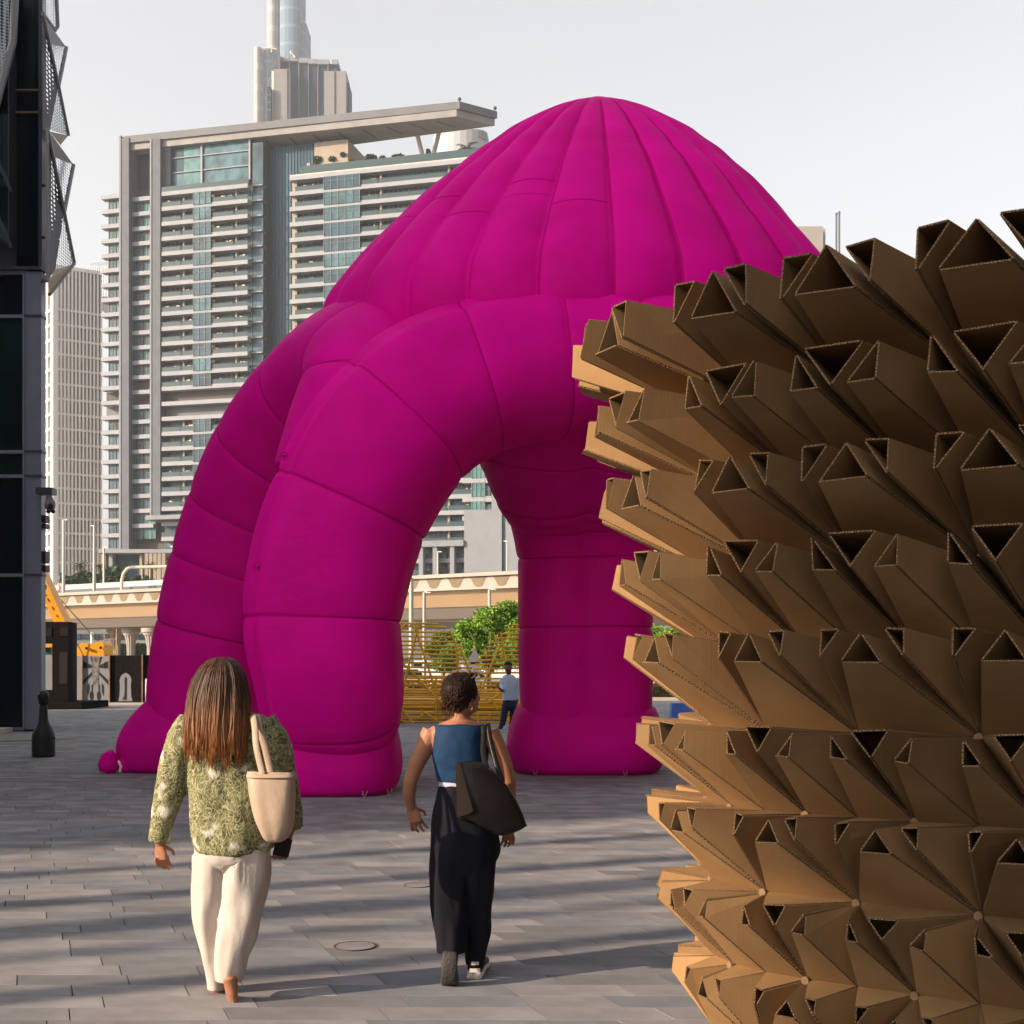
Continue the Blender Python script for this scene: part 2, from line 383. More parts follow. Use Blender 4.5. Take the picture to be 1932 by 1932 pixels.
# front arch and its two legs
fa = [(630, 1400, 16.6, .66, .70), (632, 1356, 16.5, .86, .92), (622, 1270, 16.3, .93, .98), (610, 1170, 16.3, .98, 1.0), (628, 1060, 16.3, 1.0, 1.02), (664, 955, 16.3, 1.0, 1.06), (722, 850, 16.3, 1.0, 1.10), (800, 765, 16.35, .98, 1.08), (900, 715, 16.4, .94, 1.02), (1012, 692, 16.45, .90, .98), (1128, 684, 16.5, .88, .96)]
full = fa+[(2256-u, v, Y, a, b) for u, v, Y, a, b in fa[:-1]][::-1]
pts = [P(u, v, Y) for u, v, Y, a, b in full]; rs = [(b, a) for u, v, Y, a, b in full]
N_ = len(full)
sm = [0, 1, 3, 5, 6.6, 8.05, 9.4, 10.6, 11.95, 13.4, 15, 17, 19, 20]
puff('front_arch', pts, rs, sm, n=96, pw=2.7, up=(0, -1, 0), notch=[rad(-50)])
def foot(name, u, vb, Y, rx, ry, hgt, tilt=0, tap=.13):
    c = P(u, 1256, Y); mb = MB(); rg = []; n = 48
    for i in range(15):
        t = i/14; z = hgt*t
        f = .88+.12*min(1, t/.3)**.5 if t < .3 else 1-tap*((t-.3)/.7)**2.0
        if i == 14: f *= .9
        rg.append([(c.x+tilt*(hgt-z)+rx*f*math.copysign(abs(math.cos(a))**.62, math.cos(a)), c.y+ry*f*math.copysign(abs(math.sin(a))**.62, math.sin(a)), z+.005) for a in [2*math.pi*j/n for j in range(n)]])
    mb.rings(rg); return mb.build(name, M_ny, pav, smooth=True)
foot('foot', 628, 1505, 16.75, .90, 1.02, .97)
foot('foot', 1600, 1505, 16.75, .90, 1.02, .97)
# side arches: from the front legs over a hump to the rear legs
sa = [(392, 1390, 20.2, .92), (398, 1290, 20.2, .96), (415, 1190, 20.1, .98), (440, 1090, 20.0, 1.0), (472, 985, 19.8, 1.0), (515, 875, 19.4, .98), (572, 785, 18.9, .95), (640, 715, 18.2, .92), (698, 694, 17.4, .92), (704, 735, 16.9, .90), (672, 820, 16.7, .86), (640, 920, 16.6, .84)]
puff('left_arch', [P(u, v, Y) for u, v, Y, r in sa], [(r, r) for u, v, Y, r in sa], [0, 2, 3.2, 4.2, 5.2, 6.4, 8.2, 9.3, 11], n=56, pw=2.4, up=(0, -1, 0), pinch=.045)
foot('foot', 378, 1460, 20.3, 1.12, 1.1, 1.2, tilt=-.12, tap=.42)
sr = [(2256-u, v, Y, r) for u, v, Y, r in sa]
puff('right_arch', [P(u, v, Y) for u, v, Y, r in sr], [(r, r) for u, v, Y, r in sr], [0, 2, 3.2, 4.2, 5.2, 6.4, 8.2, 9.3, 11], n=40, pw=2.4, up=(0, -1, 0))
foot('foot', 2256-378, 1460, 20.3, 1.12, 1.1, 1.2, tilt=.12, tap=.42)
# rear leg seen through the opening
rl = [(1104, 1372, 19.9, 1.0), (1104, 1290, 19.9, 1.03), (1103, 1187, 19.9, 1.05), (1103, 1110, 19.9, 1.04), (1103, 1050, 19.9, 1.06), (1100, 985, 19.8, 1.12), (1098, 930, 19.6, 1.26), (1096, 870, 19.3, 1.46), (1100, 800, 19.0, 1.75), (1110, 720, 18.6, 1.8)]
puff('rear_leg', [P(u, v, Y) for u, v, Y, r in rl], [(r, r) for u, v, Y, r in rl], [0, 2, 4, 5.3, 6.6, 8, 9], n=56, pw=3.4, up=(0, -1, 0), notch=[0.0], pinch=.04)
foot('foot', 1104, 1465, 20.0, 1.24, 1.2, 1.06, tap=.16)
# ribbed dome
M_seam2 = None
cx, cy = .0, 18.4
cap_prof = [(180, 0.10), (182, .13), (186, .22), (198, .50), (210, .72), (228, .98), (256, 1.33), (280, 1.56), (305, 1.82), (334, 2.06), (363, 2.33), (400, 2.62), (431, 2.84), (480, 3.2), (538, 3.56), (587, 3.80), (650, 3.86), (720, 3.6)]
def capgeo():
    mb = MB(); nr = 26; per = 20; n = nr*per; rg = []
    q = catmull([(v, r) for v, r in cap_prof], 6)
    for v, r in q:
        z = H+(1256-v)/F*18.2; ring = []
        gx = P(1130, v, 18.2).x
        for j in range(n):
            a = 2*math.pi*(j+per*.5)/n; ph = (j % per)/per; gi = j//per
            b = abs(math.sin(math.pi*ph))**.55
            dep = .115*min(1, r/1.6)+.02
            pz = 0
            rr_ = r*1.035-dep*(1-b)*1.25+.02
            ring.append((gx+rr_*math.cos(a)*(1-.085*max(0, min(1, (v-260)/200)) if math.cos(a) > 0 else 1), 18.3+rr_*.66*math.sin(a), z))
        rg.append(ring)
    mb.rings(rg)
    for i in range(len(rg)-1):
        for j in range(0, n, per): mb.m[i*n+j] = 1
    return mb
capo = capgeo().build('ribbed_dome', [M_ny, M_seam], pav, smooth=True)
# tied seams across the gores
def cap_pt(a, v):
    for (v0, r0), (v1, r1) in zip(cap_prof, cap_prof[1:]):
        if v0 <= v <= v1: r = r0+(r1-r0)*(v-v0)/(v1-v0)
    ph = ((a/(2*math.pi)*26) - .5) % 1; b = abs(math.sin(math.pi*ph))**.55; dep = .115*min(1, r/1.6)+.02
    rr_ = r*1.035-dep*(1-b)*1.25+.021
    return Vector((P(1130, v, 18.2).x+rr_*math.cos(a), 18.3+rr_*.66*math.sin(a), H+(1256-v)/F*18.2))
for gi, vv in ((14, 372), (15, 348), (16, 404), (17, 376), (17, 340), (18, 398)):
    mb = MB(); mb.tube([cap_pt(2*math.pi*(gi+.5+(k+.5)/12)/26, 1256-(1256-vv)*.905-4*math.sin(math.pi*k/11)) for k in range(12)], .006, 5); mb.build('cross_seam', M_seam, pav, smooth=True)
# valves, stitched tabs and tether loops
M_tab = mat('pale_webbing', (.30, .14, .2), .8)
for (u, v, Y) in ((680, 881, 15.28), (536, 860, 15.6), (486, 1070, 15.5)):
    c = P(u, v, Y); mb = MB(); mb.tube([c+Vector((.045*math.cos(a), 0, .045*math.sin(a))) for a in [2*math.pi*k/16 for k in range(17)]], .007, 5); mb.tube([c+Vector((0, .02, 0)), c+Vector((0, -.02, 0))], .022, 10); mb.build('air_valve', M_seam, pav, smooth=True)
for (u, Y) in ((560, 15.9), (688, 15.75), (735, 16.1), (330, 19.3), (300, 19.5), (1010, 18.95), (1180, 18.85), (1235, 19.3)):
    c = P(u, 1256, Y); c.z = .03; mb = MB(); mb.tube([c+Vector((-.03, .05, .05)), c+Vector((-.02, -.03, .01)), c+Vector((.02, -.03, .01)), c+Vector((.03, .05, .05))], .008, 5); mb.box(c.x-.02, c.x+.02, c.y-.06, c.y-.03, .002, .02); mb.build('tether_loop', M_tab, pav)
# deflated blower sock lying by the left foot
sock = thing('air_inlet_sock', 'two tied off magenta fabric lumps on the paving left of the rear left foot', 'fabric duct', tuple(P(220, 1455, G(1457)).to_2d())+(0,))
def lump(u0, u1, v0, v1, Y, nm):
    c = P((u0+u1)/2, (v0+v1)/2, Y); rx = (u1-u0)/2/F*Y; rz = (v1-v0)/2/F*Y
    mb = MB(); mb.ball(c, (rx, rx*.9, rz*1.05), n=14)
    for i, p in enumerate(mb.v):
        p = Vector(p); d = p-c; f = 1+.45*noise.noise(p*6+Vector((nm, 0, 0)))+.05*noise.noise(p*14); mb.v[i] = tuple(c+d*f)
    return mb.build('fabric_lump', M_ny, sock, smooth=True)
lump(187, 226, 1416, 1459, 19.4, 1); lump(224, 254, 1422, 1458, 19.5, 7)
mb = MB(); mb.tube([P(224, 1436, 19.2), P(228, 1446, 19.1), P(226, 1457, 19.1)], .02, 6); mb.build('tie_cord', mat('pale_cord', (.7, .6, .6), .8), sock)
# ================================================================ UNSEEN BLOCKS ADDED TO SHADE THE PLAZA (left rear of the camera)
M_conc = mat('pale_concrete', (.42, .38, .33), .85, var=.08, scale=.3)
M_glassd = mat('dark_glass', (.02, .035, .045), .12, spec=.6)
hs_ = Vector((sdir.x, sdir.y, 0)).normalized(); pw_ = Vector((-hs_.y, hs_.x, 0))
if pw_.y > 0: pw_ = -pw_          # across the sun, growing towards the camera's rear
def shade_block(label, name, s0, s1, w0, w1, h, cat='building'):
    o = hs_*s0+pw_*w0; t = thing(name, label, cat, (o.x, o.y, 0))
    mb = MB(); mb.obox(o, hs_*(s1-s0), pw_*(w1-w0), (0, 0, h)); mb.build('wall', M_conc, t)
    k = 0; mb = MB(); st = 3.6
    while k*st+2.9 < h:
        z = k*st+1.0; mb.obox(o-hs_*.06+pw_*1+Vector((0, 0, z)), hs_*.05, pw_*(w1-w0-2), (0, 0, 1.9)); k += 1
    mb.build('window_band', M_glassd, t); return t
# w measured so that the shade edges fall on the paving as in the photograph
shade_block('tall pale concrete office block behind and left of the camera', 'office_block', 62, 84, -34.5, -12.0, 82)
shade_block('low pale concrete car park left of the plaza behind the camera', 'car_park', 62, 84, -64, -34.6, 25.1)
shade_block('pale concrete tower behind the camera to the right of the office block', 'apartment_block', 74, 96, -4.0, 26, 34)
# unseen dark blocks added right, left and rear to hold back sky light
M_dk = mat('dark_cladding', (.10, .10, .105), .6, var=.1, scale=.3)
for nm_, lb_, (x0, x1, y0, y1, h) in (('gallery_block', 'dark clad gallery block along the right side of the plaza', (15, 32, -8, 31, 24)), ('side_block', 'dark clad block along the left edge of the plaza just out of the picture', (-34, -13.8, 10, 24, 11)), ('studio_block', 'dark clad studio block behind the camera on the right', (5, 44, -40, -11, 26))):
    t = thing(nm_, lb_, 'building', (x0, y0, 0)); mb = MB(); mb.box(x0, x1, y0, y1, 0, h); mb.build('wall', M_dk, t)
    mb = MB()
    for k in range(6): mb.box(x0-.04, x1+.04, y0-.04, y1+.04, 1+k*3.8, 3.2+k*3.8)
    mb.build('window_band', M_glassd, t)
M_bark = mat('palm_bark', (.16, .11, .07), .9, var=.3, scale=12, bump=.4)
M_frond = mat('palm_frond', (.05, .075, .025), .6, var=.3, scale=3)
M_shrub = mat('shrub_leaf', (.045, .08, .03), .65, var=.4, scale=2)
def fronds(mb, top, R, n, rr, m=0, droop=.8, wleaf=.05):
    for i in range(n):
        a = 2*math.pi*i/n+rr.uniform(-.2, .2); e = rr.uniform(-.2, 1.2); L = R*rr.uniform(.8, 1.1); pr = Vector(top); d0 = Vector((math.cos(a)*math.cos(e), math.sin(a)*math.cos(e), math.sin(e)))
        side = Vector((-math.sin(a), math.cos(a), 0)); k = 6
        for s in range(k):
            d = (d0+Vector((0, 0, -droop*(s+1)/k*1.3))).normalized(); q = pr+d*L/k
            for sg in (-1, 1):
                for w in range(3):
                    b = pr.lerp(q, w/3); ww = L*.26*math.sin(math.pi*(s+w/3+.7)/(k+1.2))
                    tip = b+side*sg*ww+d*ww*.6+Vector((0, 0, -ww*.35))
                    mb.add([b, b+d*L*wleaf, tip], [(0, 1, 2)], m)
            pr = q
def palm(name, label, x, y, h, R, cat='palm tree', group=None, z0=0, n=18, tr=.16, seed=1):
    rr = random.Random(seed); t = thing(name, label, cat, (x, y, z0), group)
    mb = MB(); mb.tube([(x, y, z0), (x+.05*h*rr.uniform(-.5, .5), y, z0+h*.5), (x, y, z0+h)], [tr*1.15, tr*.9, tr], 9); mb.build('trunk', M_bark, t)
    mb = MB(); fronds(mb, (x, y, z0+h), R, n, rr); mb.build('crown', M_frond, t, fixn=False); return t
# unseen palms added at left; their trunks draw soft bands over the foreground
for i, (w, s, tr) in enumerate(((-9.45, 17, .17), (-8.25, 21, .27), (-6.85, 15, .14), (-10.6, 23, .16), (-7.6, 31, .10))):
    o = hs_*s+pw_*w
    palm('date_palm', ['slim palm left of the camera nearest the office block', 'thick trunked palm left of the camera', 'palm closest to the camera on the left', 'palm behind the slim one beside the office block', 'farthest palm of the row left of the camera'][i], o.x, o.y, 17, 2.6, group='palms left of the camera', tr=tr, seed=i)
# ================================================================ LEFT OFFICE BUILDING WITH FOLDED SCREENS
M_panel = mat('grey_metal_panel', (.20, .21, .27), .45, metal=.35, var=.06, scale=2)
M_frame = mat('dark_metal_frame', (.07, .075, .09), .4, metal=.5)
M_gl = mat('office_glass', (.004, .008, .012), .1, spec=.15)
M_glt = mat('office_glass_teal', (.005, .014, .015), .15, spec=.15, var=.7, scale=.35)
M_mirror = mat('mirror_glass', (.55, .6, .64), .03, metal=1)
M_tanp = mat('tan_screen_edge', (.38, .32, .25), .6)
def perforated(name, col, sc_, thr, ratio=1.0):
    m = mat(name, col, .5, metal=.3); N, L, b = nodes(m)
    tc = N.new('ShaderNodeTexCoord'); mp = N.new('ShaderNodeMapping'); L.new(tc.outputs['Object'], mp.inputs[0]); mp.inputs['Scale'].default_value = (sc_, sc_*.6, sc_*ratio)
    vo = N.new('ShaderNodeTexVoronoi'); vo.inputs['Scale'].default_value = 1; vo.inputs['Randomness'].default_value = 0; L.new(mp.outputs[0], vo.inputs['Vector'])
    lt = N.new('ShaderNodeMath'); lt.operation = 'GREATER_THAN'; lt.inputs[1].default_value = thr; L.new(vo.outputs['Distance'], lt.inputs[0])
    L.new(lt.outputs[0], b.inputs['Alpha']); return m
M_perf = perforated('perforated_screen', (.42, .44, .46), 13, .47)
M_perfd = perforated('perforated_screen_dark', (.07, .07, .08), 9, .33)
M_solid = mat('screen_soffit', (.22, .22, .225), .5, metal=.3)
YB = 31.7
off = thing('office_building', 'dark glass office building with grey metal corner and folded perforated screens', 'building', (-12.2, YB, 0))
def lb(u0, u1, v0, v1, y0, y1, name, m, parent=off):
    a, b = P(u0, v1, YB), P(u1, v0, YB); mb = MB(); mb.box(a.x, b.x, YB+y0, YB+y1, max(a.z, 0), b.z); return mb.build(name, m, parent)
mb = MB(); a = P(78, 0, YB); mb.prism([(a.x-14, YB+.3, 0), (a.x-.05, YB+.3, 0), (a.x-1.6, YB+3.2, 0), (a.x-30, YB+3.4, 0), (a.x-30, YB+.3, 0)], (0, 0, 24)); mb.build('inner_wall', M_frame, off)
for v0, v1 in ((512, 594), (597, 850), (853, 896), (899, 1083), (1086, 1376)):
    lb(46.5, 78, v0, v1, 0, .29, 'column_panel', M_panel)
for i, (v0, v1) in enumerate(((519, 592), (600, 848), (856, 894), (902, 1081), (1089, 1372))):
    lb(-150, 43, v0, v1, .12, .28, 'window_pane', M_glt if i in (1, 2) else M_gl)
for v0, v1 in ((510, 517), (593, 599), (849, 855), (895, 901), (1082, 1088), (1373, 1378)): lb(-150, 46, v0, v1, .02, .3, 'window_frame', M_panel)
lb(43, 46.3, 512, 1376, -.02, .3, 'window_frame', M_panel)
lb(-150, 79.5, 504, 510, -.08, .29, 'ledge', M_frame)
for v0, v1 in ((593.5, 597.5), (849.5, 853.5), (895.5, 899.5), (1082.5, 1086.5)): lb(46, 80, v0, v1, -.03, .29, 'joint_cover', M_frame)
for v0, v1 in ((-300, 168), (171, 210), (213, 504)): lb(28, 72, v0, v1, .1, .28, 'window_pane', M_gl)
for v in (169, 211): lb(27, 78, v-1.2, v+1.5, .0, .29, 'window_frame', mat('tan_trim', (.2, .16, .11), .5))
lb(72.4, 79, -300, 504, .0, .29, 'corner_post', M_frame)
# glazed bay catching the reflection of the towers
for u0, u1, v0, v1 in ((-140, 13, -300, 462), (14, 26.5, -300, 462)): lb(u0, u1, v0, v1, -.35, -.30, 'reflecting_pane', M_mirror)
lb(26.6, 28.2, -300, 462, -.38, .0, 'corner_post', M_frame)
mb = MB(); mb.tube([P(-30, 252, YB-.42), P(22, 362, YB-.42)], .035, 6); mb.tube([P(-30, 360, YB-.42), P(22, 468, YB-.42)], .05, 6); mb.prism([P(-30, 366, YB-.4), P(20, 468, YB-.4), P(-30, 420, YB-.4)], (0, .03, 0)); mb.build('slanted_brace', M_frame, off)
def screen(name, pts, m, parent=off, w=.05, edge=None):
    vs = [P(u/3.693, v/3.693 if v >= 0 else v, YB+dy) for u, v, dy in pts]
    mb = MB(); n = len(vs)
    mb.add(vs, [tuple(range(n))]); o = mb.build(name, m, parent, fixn=False)
    if edge:
        e = MB()
        for i, j in edge: e.tube([vs[i], vs[j]], w, 6)
        e.build('screen_frame', M_solid, o)
    return o
R0 = -.2
# big folded screen at the very left, standing off the glass
screen('folded_screen', [(-40, -400, -1.2), (175, -400, -1.0), (90, 290, -.7), (-40, 780, -.9)], M_perf, edge=[(1, 2), (2, 3)], w=.09)
screen('folded_screen', [(300, -300, R0), (345, -300, .6), (402, 185, .9), (382, 212, .8), (298, 92, R0)], M_perf, edge=[(1, 2), (2, 3), (3, 4)])
screen('folded_screen', [(300, 105, -.5), (462, 330, 1.2), (350, 308, .1)], M_solid)
screen('folded_screen', [(350, 308, .1), (462, 330, 1.2), (407, 600, .5)], M_perf, edge=[(1, 2)])
screen('folded_screen', [(300, 105, -.5), (350, 308, .1), (407, 600, .5), (348, 905, -.1), (300, 905, -.5)], M_perfd, edge=[(0, 2)])
screen('folded_screen', [(407, 600, .5), (476, 945, 1.2), (348, 905, -.1)], M_perf, edge=[(0, 1)])
screen('folded_screen', [(476, 945, 1.2), (420, 1012, .8), (345, 915, -.1)], M_tanp)
screen('folded_screen', [(330, 895, -.7), (512, 1148, 1.2), (378, 1095, .1)], M_solid)
screen('folded_screen', [(378, 1095, .1), (512, 1148, 1.2), (447, 1480, .5)], M_perf, edge=[(1, 2)])
screen('folded_screen', [(330, 895, -.7), (378, 1095, .1), (447, 1480, .5), (385, 1880, -.1), (330, 1960, -.6)], M_perfd, edge=[(0, 2), (0, 4)])
screen('folded_screen', [(447, 1480, .5), (517, 1832, 1.2), (385, 1880, -.1)], M_perf, edge=[(0, 1)])
screen('folded_screen', [(517, 1835, 1.2), (345, 2052, .2), (336, 1958, -.6), (385, 1880, -.1)], M_tanp, edge=[(0, 1)])
mb = MB()
for v in (350, 448, 530): mb.tube([P(78, v, YB+.2), P(89, v, YB-.4)], .04, 6)
mb.tube([P(81, 262, YB+.4), P(81, 560, YB+.4)], .05, 6)
mb.build('screen_bracket', M_frame, off)
M_blk = mat('black_plastic', (.012, .012, .014), .4)
for v, n_ in ((1065, 'lower'), (1010, 'upper')): pass
cmr = thing('security_camera', 'black dome security camera hanging from a bracket on the grey metal corner', 'camera', tuple(P(82, 940, YB-.2)))
mb = MB(); a = P(71, 933, YB-.25); b = P(102, 921, YB-.25); mb.box(a.x, b.x, YB-.4, YB-.05, a.z, b.z); mb.build('bracket', M_frame, cmr)
mb = MB(); c = P(93, 940, YB-.3); mb.tube([c+Vector((0, 0, .1)), c+Vector((0, 0, -.12))], [.07, .11], 12); mb.ball(P(94, 952, YB-.3), (.14, .14, .17)); mb.build('housing', mat('camera_grey', (.15, .15, .16), .4), cmr)
mb = MB(); mb.ball(P(95, 955, YB-.43), (.075, .06, .075)); mb.ball(P(91, 965, YB-.3), (.06, .05, .05)); mb.ball(P(100, 965, YB-.3), (.06, .05, .05)); mb.build('lens', M_blk, cmr)
for i, (v0, v1) in enumerate(((972, 985), (988, 996), (1040, 1062), (1066, 1078))):
    t = thing('wall_speaker', ['upper small black box on the wall edge below the security camera', 'thin black box second below the security camera', 'larger black box on the wall edge above the yellow crane boom', 'lowest black box on the wall edge just above the crane boom'][i], 'wall box', tuple(P(80, v1, YB)))
    mb = MB(); a = P(78, v1, YB); b = P(86, v0, YB); mb.box(a.x, b.x, YB, YB+.3, a.z, b.z); mb.build('case', M_blk, t)
# ================================================================ BOLLARD
bo = thing('bottle_bollard', 'black bottle shaped bollard standing in front of the office building corner', 'bollard', tuple(P(82, 1428, G(1428)).to_2d())+(0,))
YY = G(1428); mb = MB(); n = 28; c = P(82, 1428, YY); sx = YY/F
prof = [(1428, 17), (1427, 20.5), (1424, 21), (1392, 21), (1384, 20), (1374, 15.5), (1364, 10.5), (1354, 8.2), (1340, 7.6), (1327, 7.4)]
mb.rings([[(c.x+r*sx*math.cos(2*math.pi*j/n), c.y+r*sx*math.sin(2*math.pi*j/n), (1428-v)*sx) for j in range(n)] for v, r in prof]); mb.build('body', mat('black_rubber', (.012, .014, .014), .55, var=.3, scale=8), bo, smooth=True)
mb = MB(); prof = [(1328, 8.5), (1322, 9.2), (1318, 10.6), (1311, 10.6), (1306, 8), (1303, 3)]
mb.rings([[(c.x+r*sx*math.cos(2*math.pi*j/n), c.y+r*sx*math.sin(2*math.pi*j/n), (1428-v)*sx) for j in range(n)] for v, r in prof]); mb.build('cap', M_blk, bo, smooth=True)
mb = MB(); mb.ball((c.x+21*sx, c.y-.03, 36*sx), .025); mb.build('lug', M_blk, bo)
# round plinth the office corner stands on
mb = MB(); n = 40; c = P(74, 1390, 31.0)
mb.rings([[(c.x+r*math.cos(2*math.pi*j/n), 28.6+r*.8*math.sin(2*math.pi*j/n), z) for j in range(n)] for r, z in ((1.72, .0), (1.70, .035), (.02, .036))], cap=False)
setp(mb.build('pavement_disc', mat('smooth_granite', (.2, .19, .185), .8, var=.1, scale=3)), kind='structure')
mb = MB(); mb.box(-17, -11.35, 24.2, 24.8, 0, .13); mb.box(-17, -12.4, 24.8, 31.6, 0, .11)
setp(mb.build('kerb', M_conc), kind='structure')
# ================================================================ LINE FRAMES FOR FAR FACADES
class Fac:
    """A straight facade: u is a place across the picture, converted once to metres along the wall; heights from the picture too."""
    def __init__(s, u0, Y0, d):
        s.p = Vector((P(u0, 1256, Y0).x, Y0, 0)); s.d = Vector((d[0], d[1], 0)).normalized(); s.n = Vector((s.d.y, -s.d.x, 0))
        if s.n.y > 0: s.n = -s.n
        s.inn = -s.n
    def a(s, u):
        k = (u-966)/F; return (k*s.p.y-s.p.x)/(s.d.x-k*s.d.y)
    def Y(s, u): return (s.p+s.d*s.a(u)).y
    def z(s, u, v): return H+(1256-v)/F*s.Y(u)
    def pt(s, a, z, dep=0): return s.p+s.d*a+s.inn*dep+Vector((0, 0, z))
    def bx(s, mb, a0, a1, z0, z1, d0, d1, m=0): return mb.obox(s.pt(a0, z0, d0), s.d*(a1-a0), s.inn*(d1-d0), (0, 0, z1-z0), m)
M_band = mat('balcony_band', (.235, .245, .268), .75, var=.05, scale=.4)
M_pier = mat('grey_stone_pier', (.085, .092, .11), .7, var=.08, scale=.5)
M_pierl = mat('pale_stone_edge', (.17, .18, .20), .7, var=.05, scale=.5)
M_soff = mat('canopy_metal', (.108, .112, .12), .6, var=.08, scale=.3)
M_win = [mat('tower_glass_%d' % i, c, .3, spec=.25, var=.45, scale=.5, stretch=(1, 1, .6)) for i, c in enumerate([(.028, .06, .078), (.04, .095, .115), (.02, .04, .055)])]
M_wteal = mat('tower_glass_teal', (.055, .145, .15), .35, var=.35, scale=.4)
M_wdark = mat('curtain_wall_blue', (.02, .05, .075), .35, spec=.2, var=.4, scale=.15, stretch=(1, 1, .15))
M_mull = mat('mullion', (.12, .15, .155), .6)
M_rail = mat('rail_glass', (.035, .06, .066), .3)
M_back = mat('recess_wall', (.09, .08, .07), .9)
M_stone = mat('beige_stone', (.26, .22, .175), .8, var=.05, scale=.5)
M_furn = mat('balcony_things', (.45, .35, .28), .8, var=.7, scale=1.2)
rb = random.Random(3)
def window(f, a0, a1, z0, z1, dep, parent, m, nm=6, mull=True, name='window'):
    mb = MB(); f.bx(mb, a0, a1, z0, z1, dep, dep+.3, 0)
    if mull:
        for i in range(nm+1):
            a = a0+(a1-a0)*i/nm; f.bx(mb, a-.07, a+.07, z0, z1, dep-.12, dep-.002, 1)
        f.bx(mb, a0, a1, z0+(z1-z0)*.62, z0+(z1-z0)*.62+.09, dep-.1, dep-.003, 1)
    return mb.build(name, [m, M_mull], parent, fixn=False)
# ---------------------------------------------------------------- residential tower with flying roof
f = Fac(400, 287, (.969, -.2457)); ST = 3.40
tw = thing('residential_tower', 'broad residential tower with white balcony bands and a flying roof slab on struts', 'building', tuple(f.pt(0, 0)))
zt_ = f.z(475, 345)      # top band of the main bay
def wing(u0, u1, ztop, n, dep, segs, name_band='balcony_band', bh=.92, skip=(), over=0):
    a0, a1 = f.a(u0), f.a(u1)
    for i in range(n):
        zb = ztop-i*ST
        mb = MB(); f.bx(mb, a0-over, a1+over, zb-bh, zb, dep-1.6, dep+.4); mb.build(name_band, M_band, tw, fixn=False)
        if i in skip:
            mb = MB(); f.bx(mb, a0, a1, zb-ST, zb-bh-.002, dep+.6, dep+.9); mb.build('louvre_wall', M_back if i % 2 else M_soff, tw, fixn=False); continue
        for (s0, s1, kind) in segs:
            b0, b1 = f.a(s0), f.a(s1); z0, z1 = zb-ST+.002, zb-bh-.002
            if kind == 'b':      # balcony: glass set back behind a rail
                window(f, b0, b1, z0, z1, dep+.5, tw, rb.choice(M_win), max(2, int((b1-b0)/1.15)))
                mb = MB(); f.bx(mb, b0, b1, z0-.0, z0+.95, dep-1.5, dep-1.42); f.bx(mb, b0, b1, z0+.95, z0+1.05, dep-1.54, dep-1.38)
                mb.build('balcony_rail', M_rail, tw, fixn=False)
                if rb.random() < .75:
                    mb = MB()
                    for q in range(rb.randint(2, 6)):
                        x = rb.uniform(b0+.5, b1-1.2); f.bx(mb, x, x+rb.uniform(.3, 1.1), z0, z0+rb.uniform(.4, 1.5), dep-1.0, dep-.5)
                    mb.build('balcony_furniture', M_furn, tw, fixn=False)
            elif kind == 'f':    # flush glazing
                window(f, b0, b1, z0-.3, z1+.0, dep-1.75, tw, rb.choice([M_win[0], M_win[1], M_wdark]), max(3, int((b1-b0)/1.4)))
            elif kind == 't': window(f, b0, b1, z0, z1, dep-.6, tw, M_wteal if (i < 5 or rb.random() < .15) else M_win[0], 3)
            elif kind == 'd': window(f, b0, b1, z0, z1, dep-.6, tw, M_win[0], 2)
            elif kind == 'p': mb = MB(); f.bx(mb, b0, b1, z0, z1, dep-.5, dep+.3); mb.build('pier', M_stone, tw, fixn=False)
nmain = 24
zb0 = f.z(400, 358)
# core body
mb = MB(); f.bx(mb, f.a(236), f.a(493), 12, f.z(400, 262), 2.2, 30); f.bx(mb, f.a(556), f.a(975), 12, f.z(640, 333), 2.2, 30); mb.build('core_wall', M_back, tw, fixn=False)
wing(311, 473, zb0, nmain, 0, [(311, 347, 'b'), (347, 350, 'p'), (350, 372, 'b'), (372, 404, 'f'), (404, 446, 'b'), (446, 449, 'p'), (449, 473, 'b')], skip=(13, 14))
wing(251, 291, f.z(270, 372), nmain-1, 1.2, [(251, 268, 'd'), (268, 291, 't')], skip=(12, 13))
# end fins of the slim glazed corner strip and the dark curtain wall
for i in range(nmain+1):
    zb = zb0+.1-i*ST
    mb = MB(); f.bx(mb, f.a(475), f.a(495), zb-.25, zb, -.2, 2); mb.build('floor_line', M_band, tw, fixn=False)
mb = MB(); f.bx(mb, f.a(475), f.a(495), 20, f.z(480, 268), .4, 1.5); mb.build('corner_glazing', M_win[0], tw, fixn=False)
mb = MB(); f.bx(mb, f.a(495), f.a(584), 14, f.z(540, 262), 3.6, 5); mb.build('curtain_wall', M_wdark, tw, fixn=False)
mb = MB()
for i in range(16): a = f.a(495)+(f.a(584)-f.a(495))*i/15; f.bx(mb, a-.05, a+.05, 14, f.z(540, 262), 3.45, 3.59)
mb.build('curtain_wall_fin', mat('fin_dark', (.05, .09, .12), .5), tw, fixn=False)
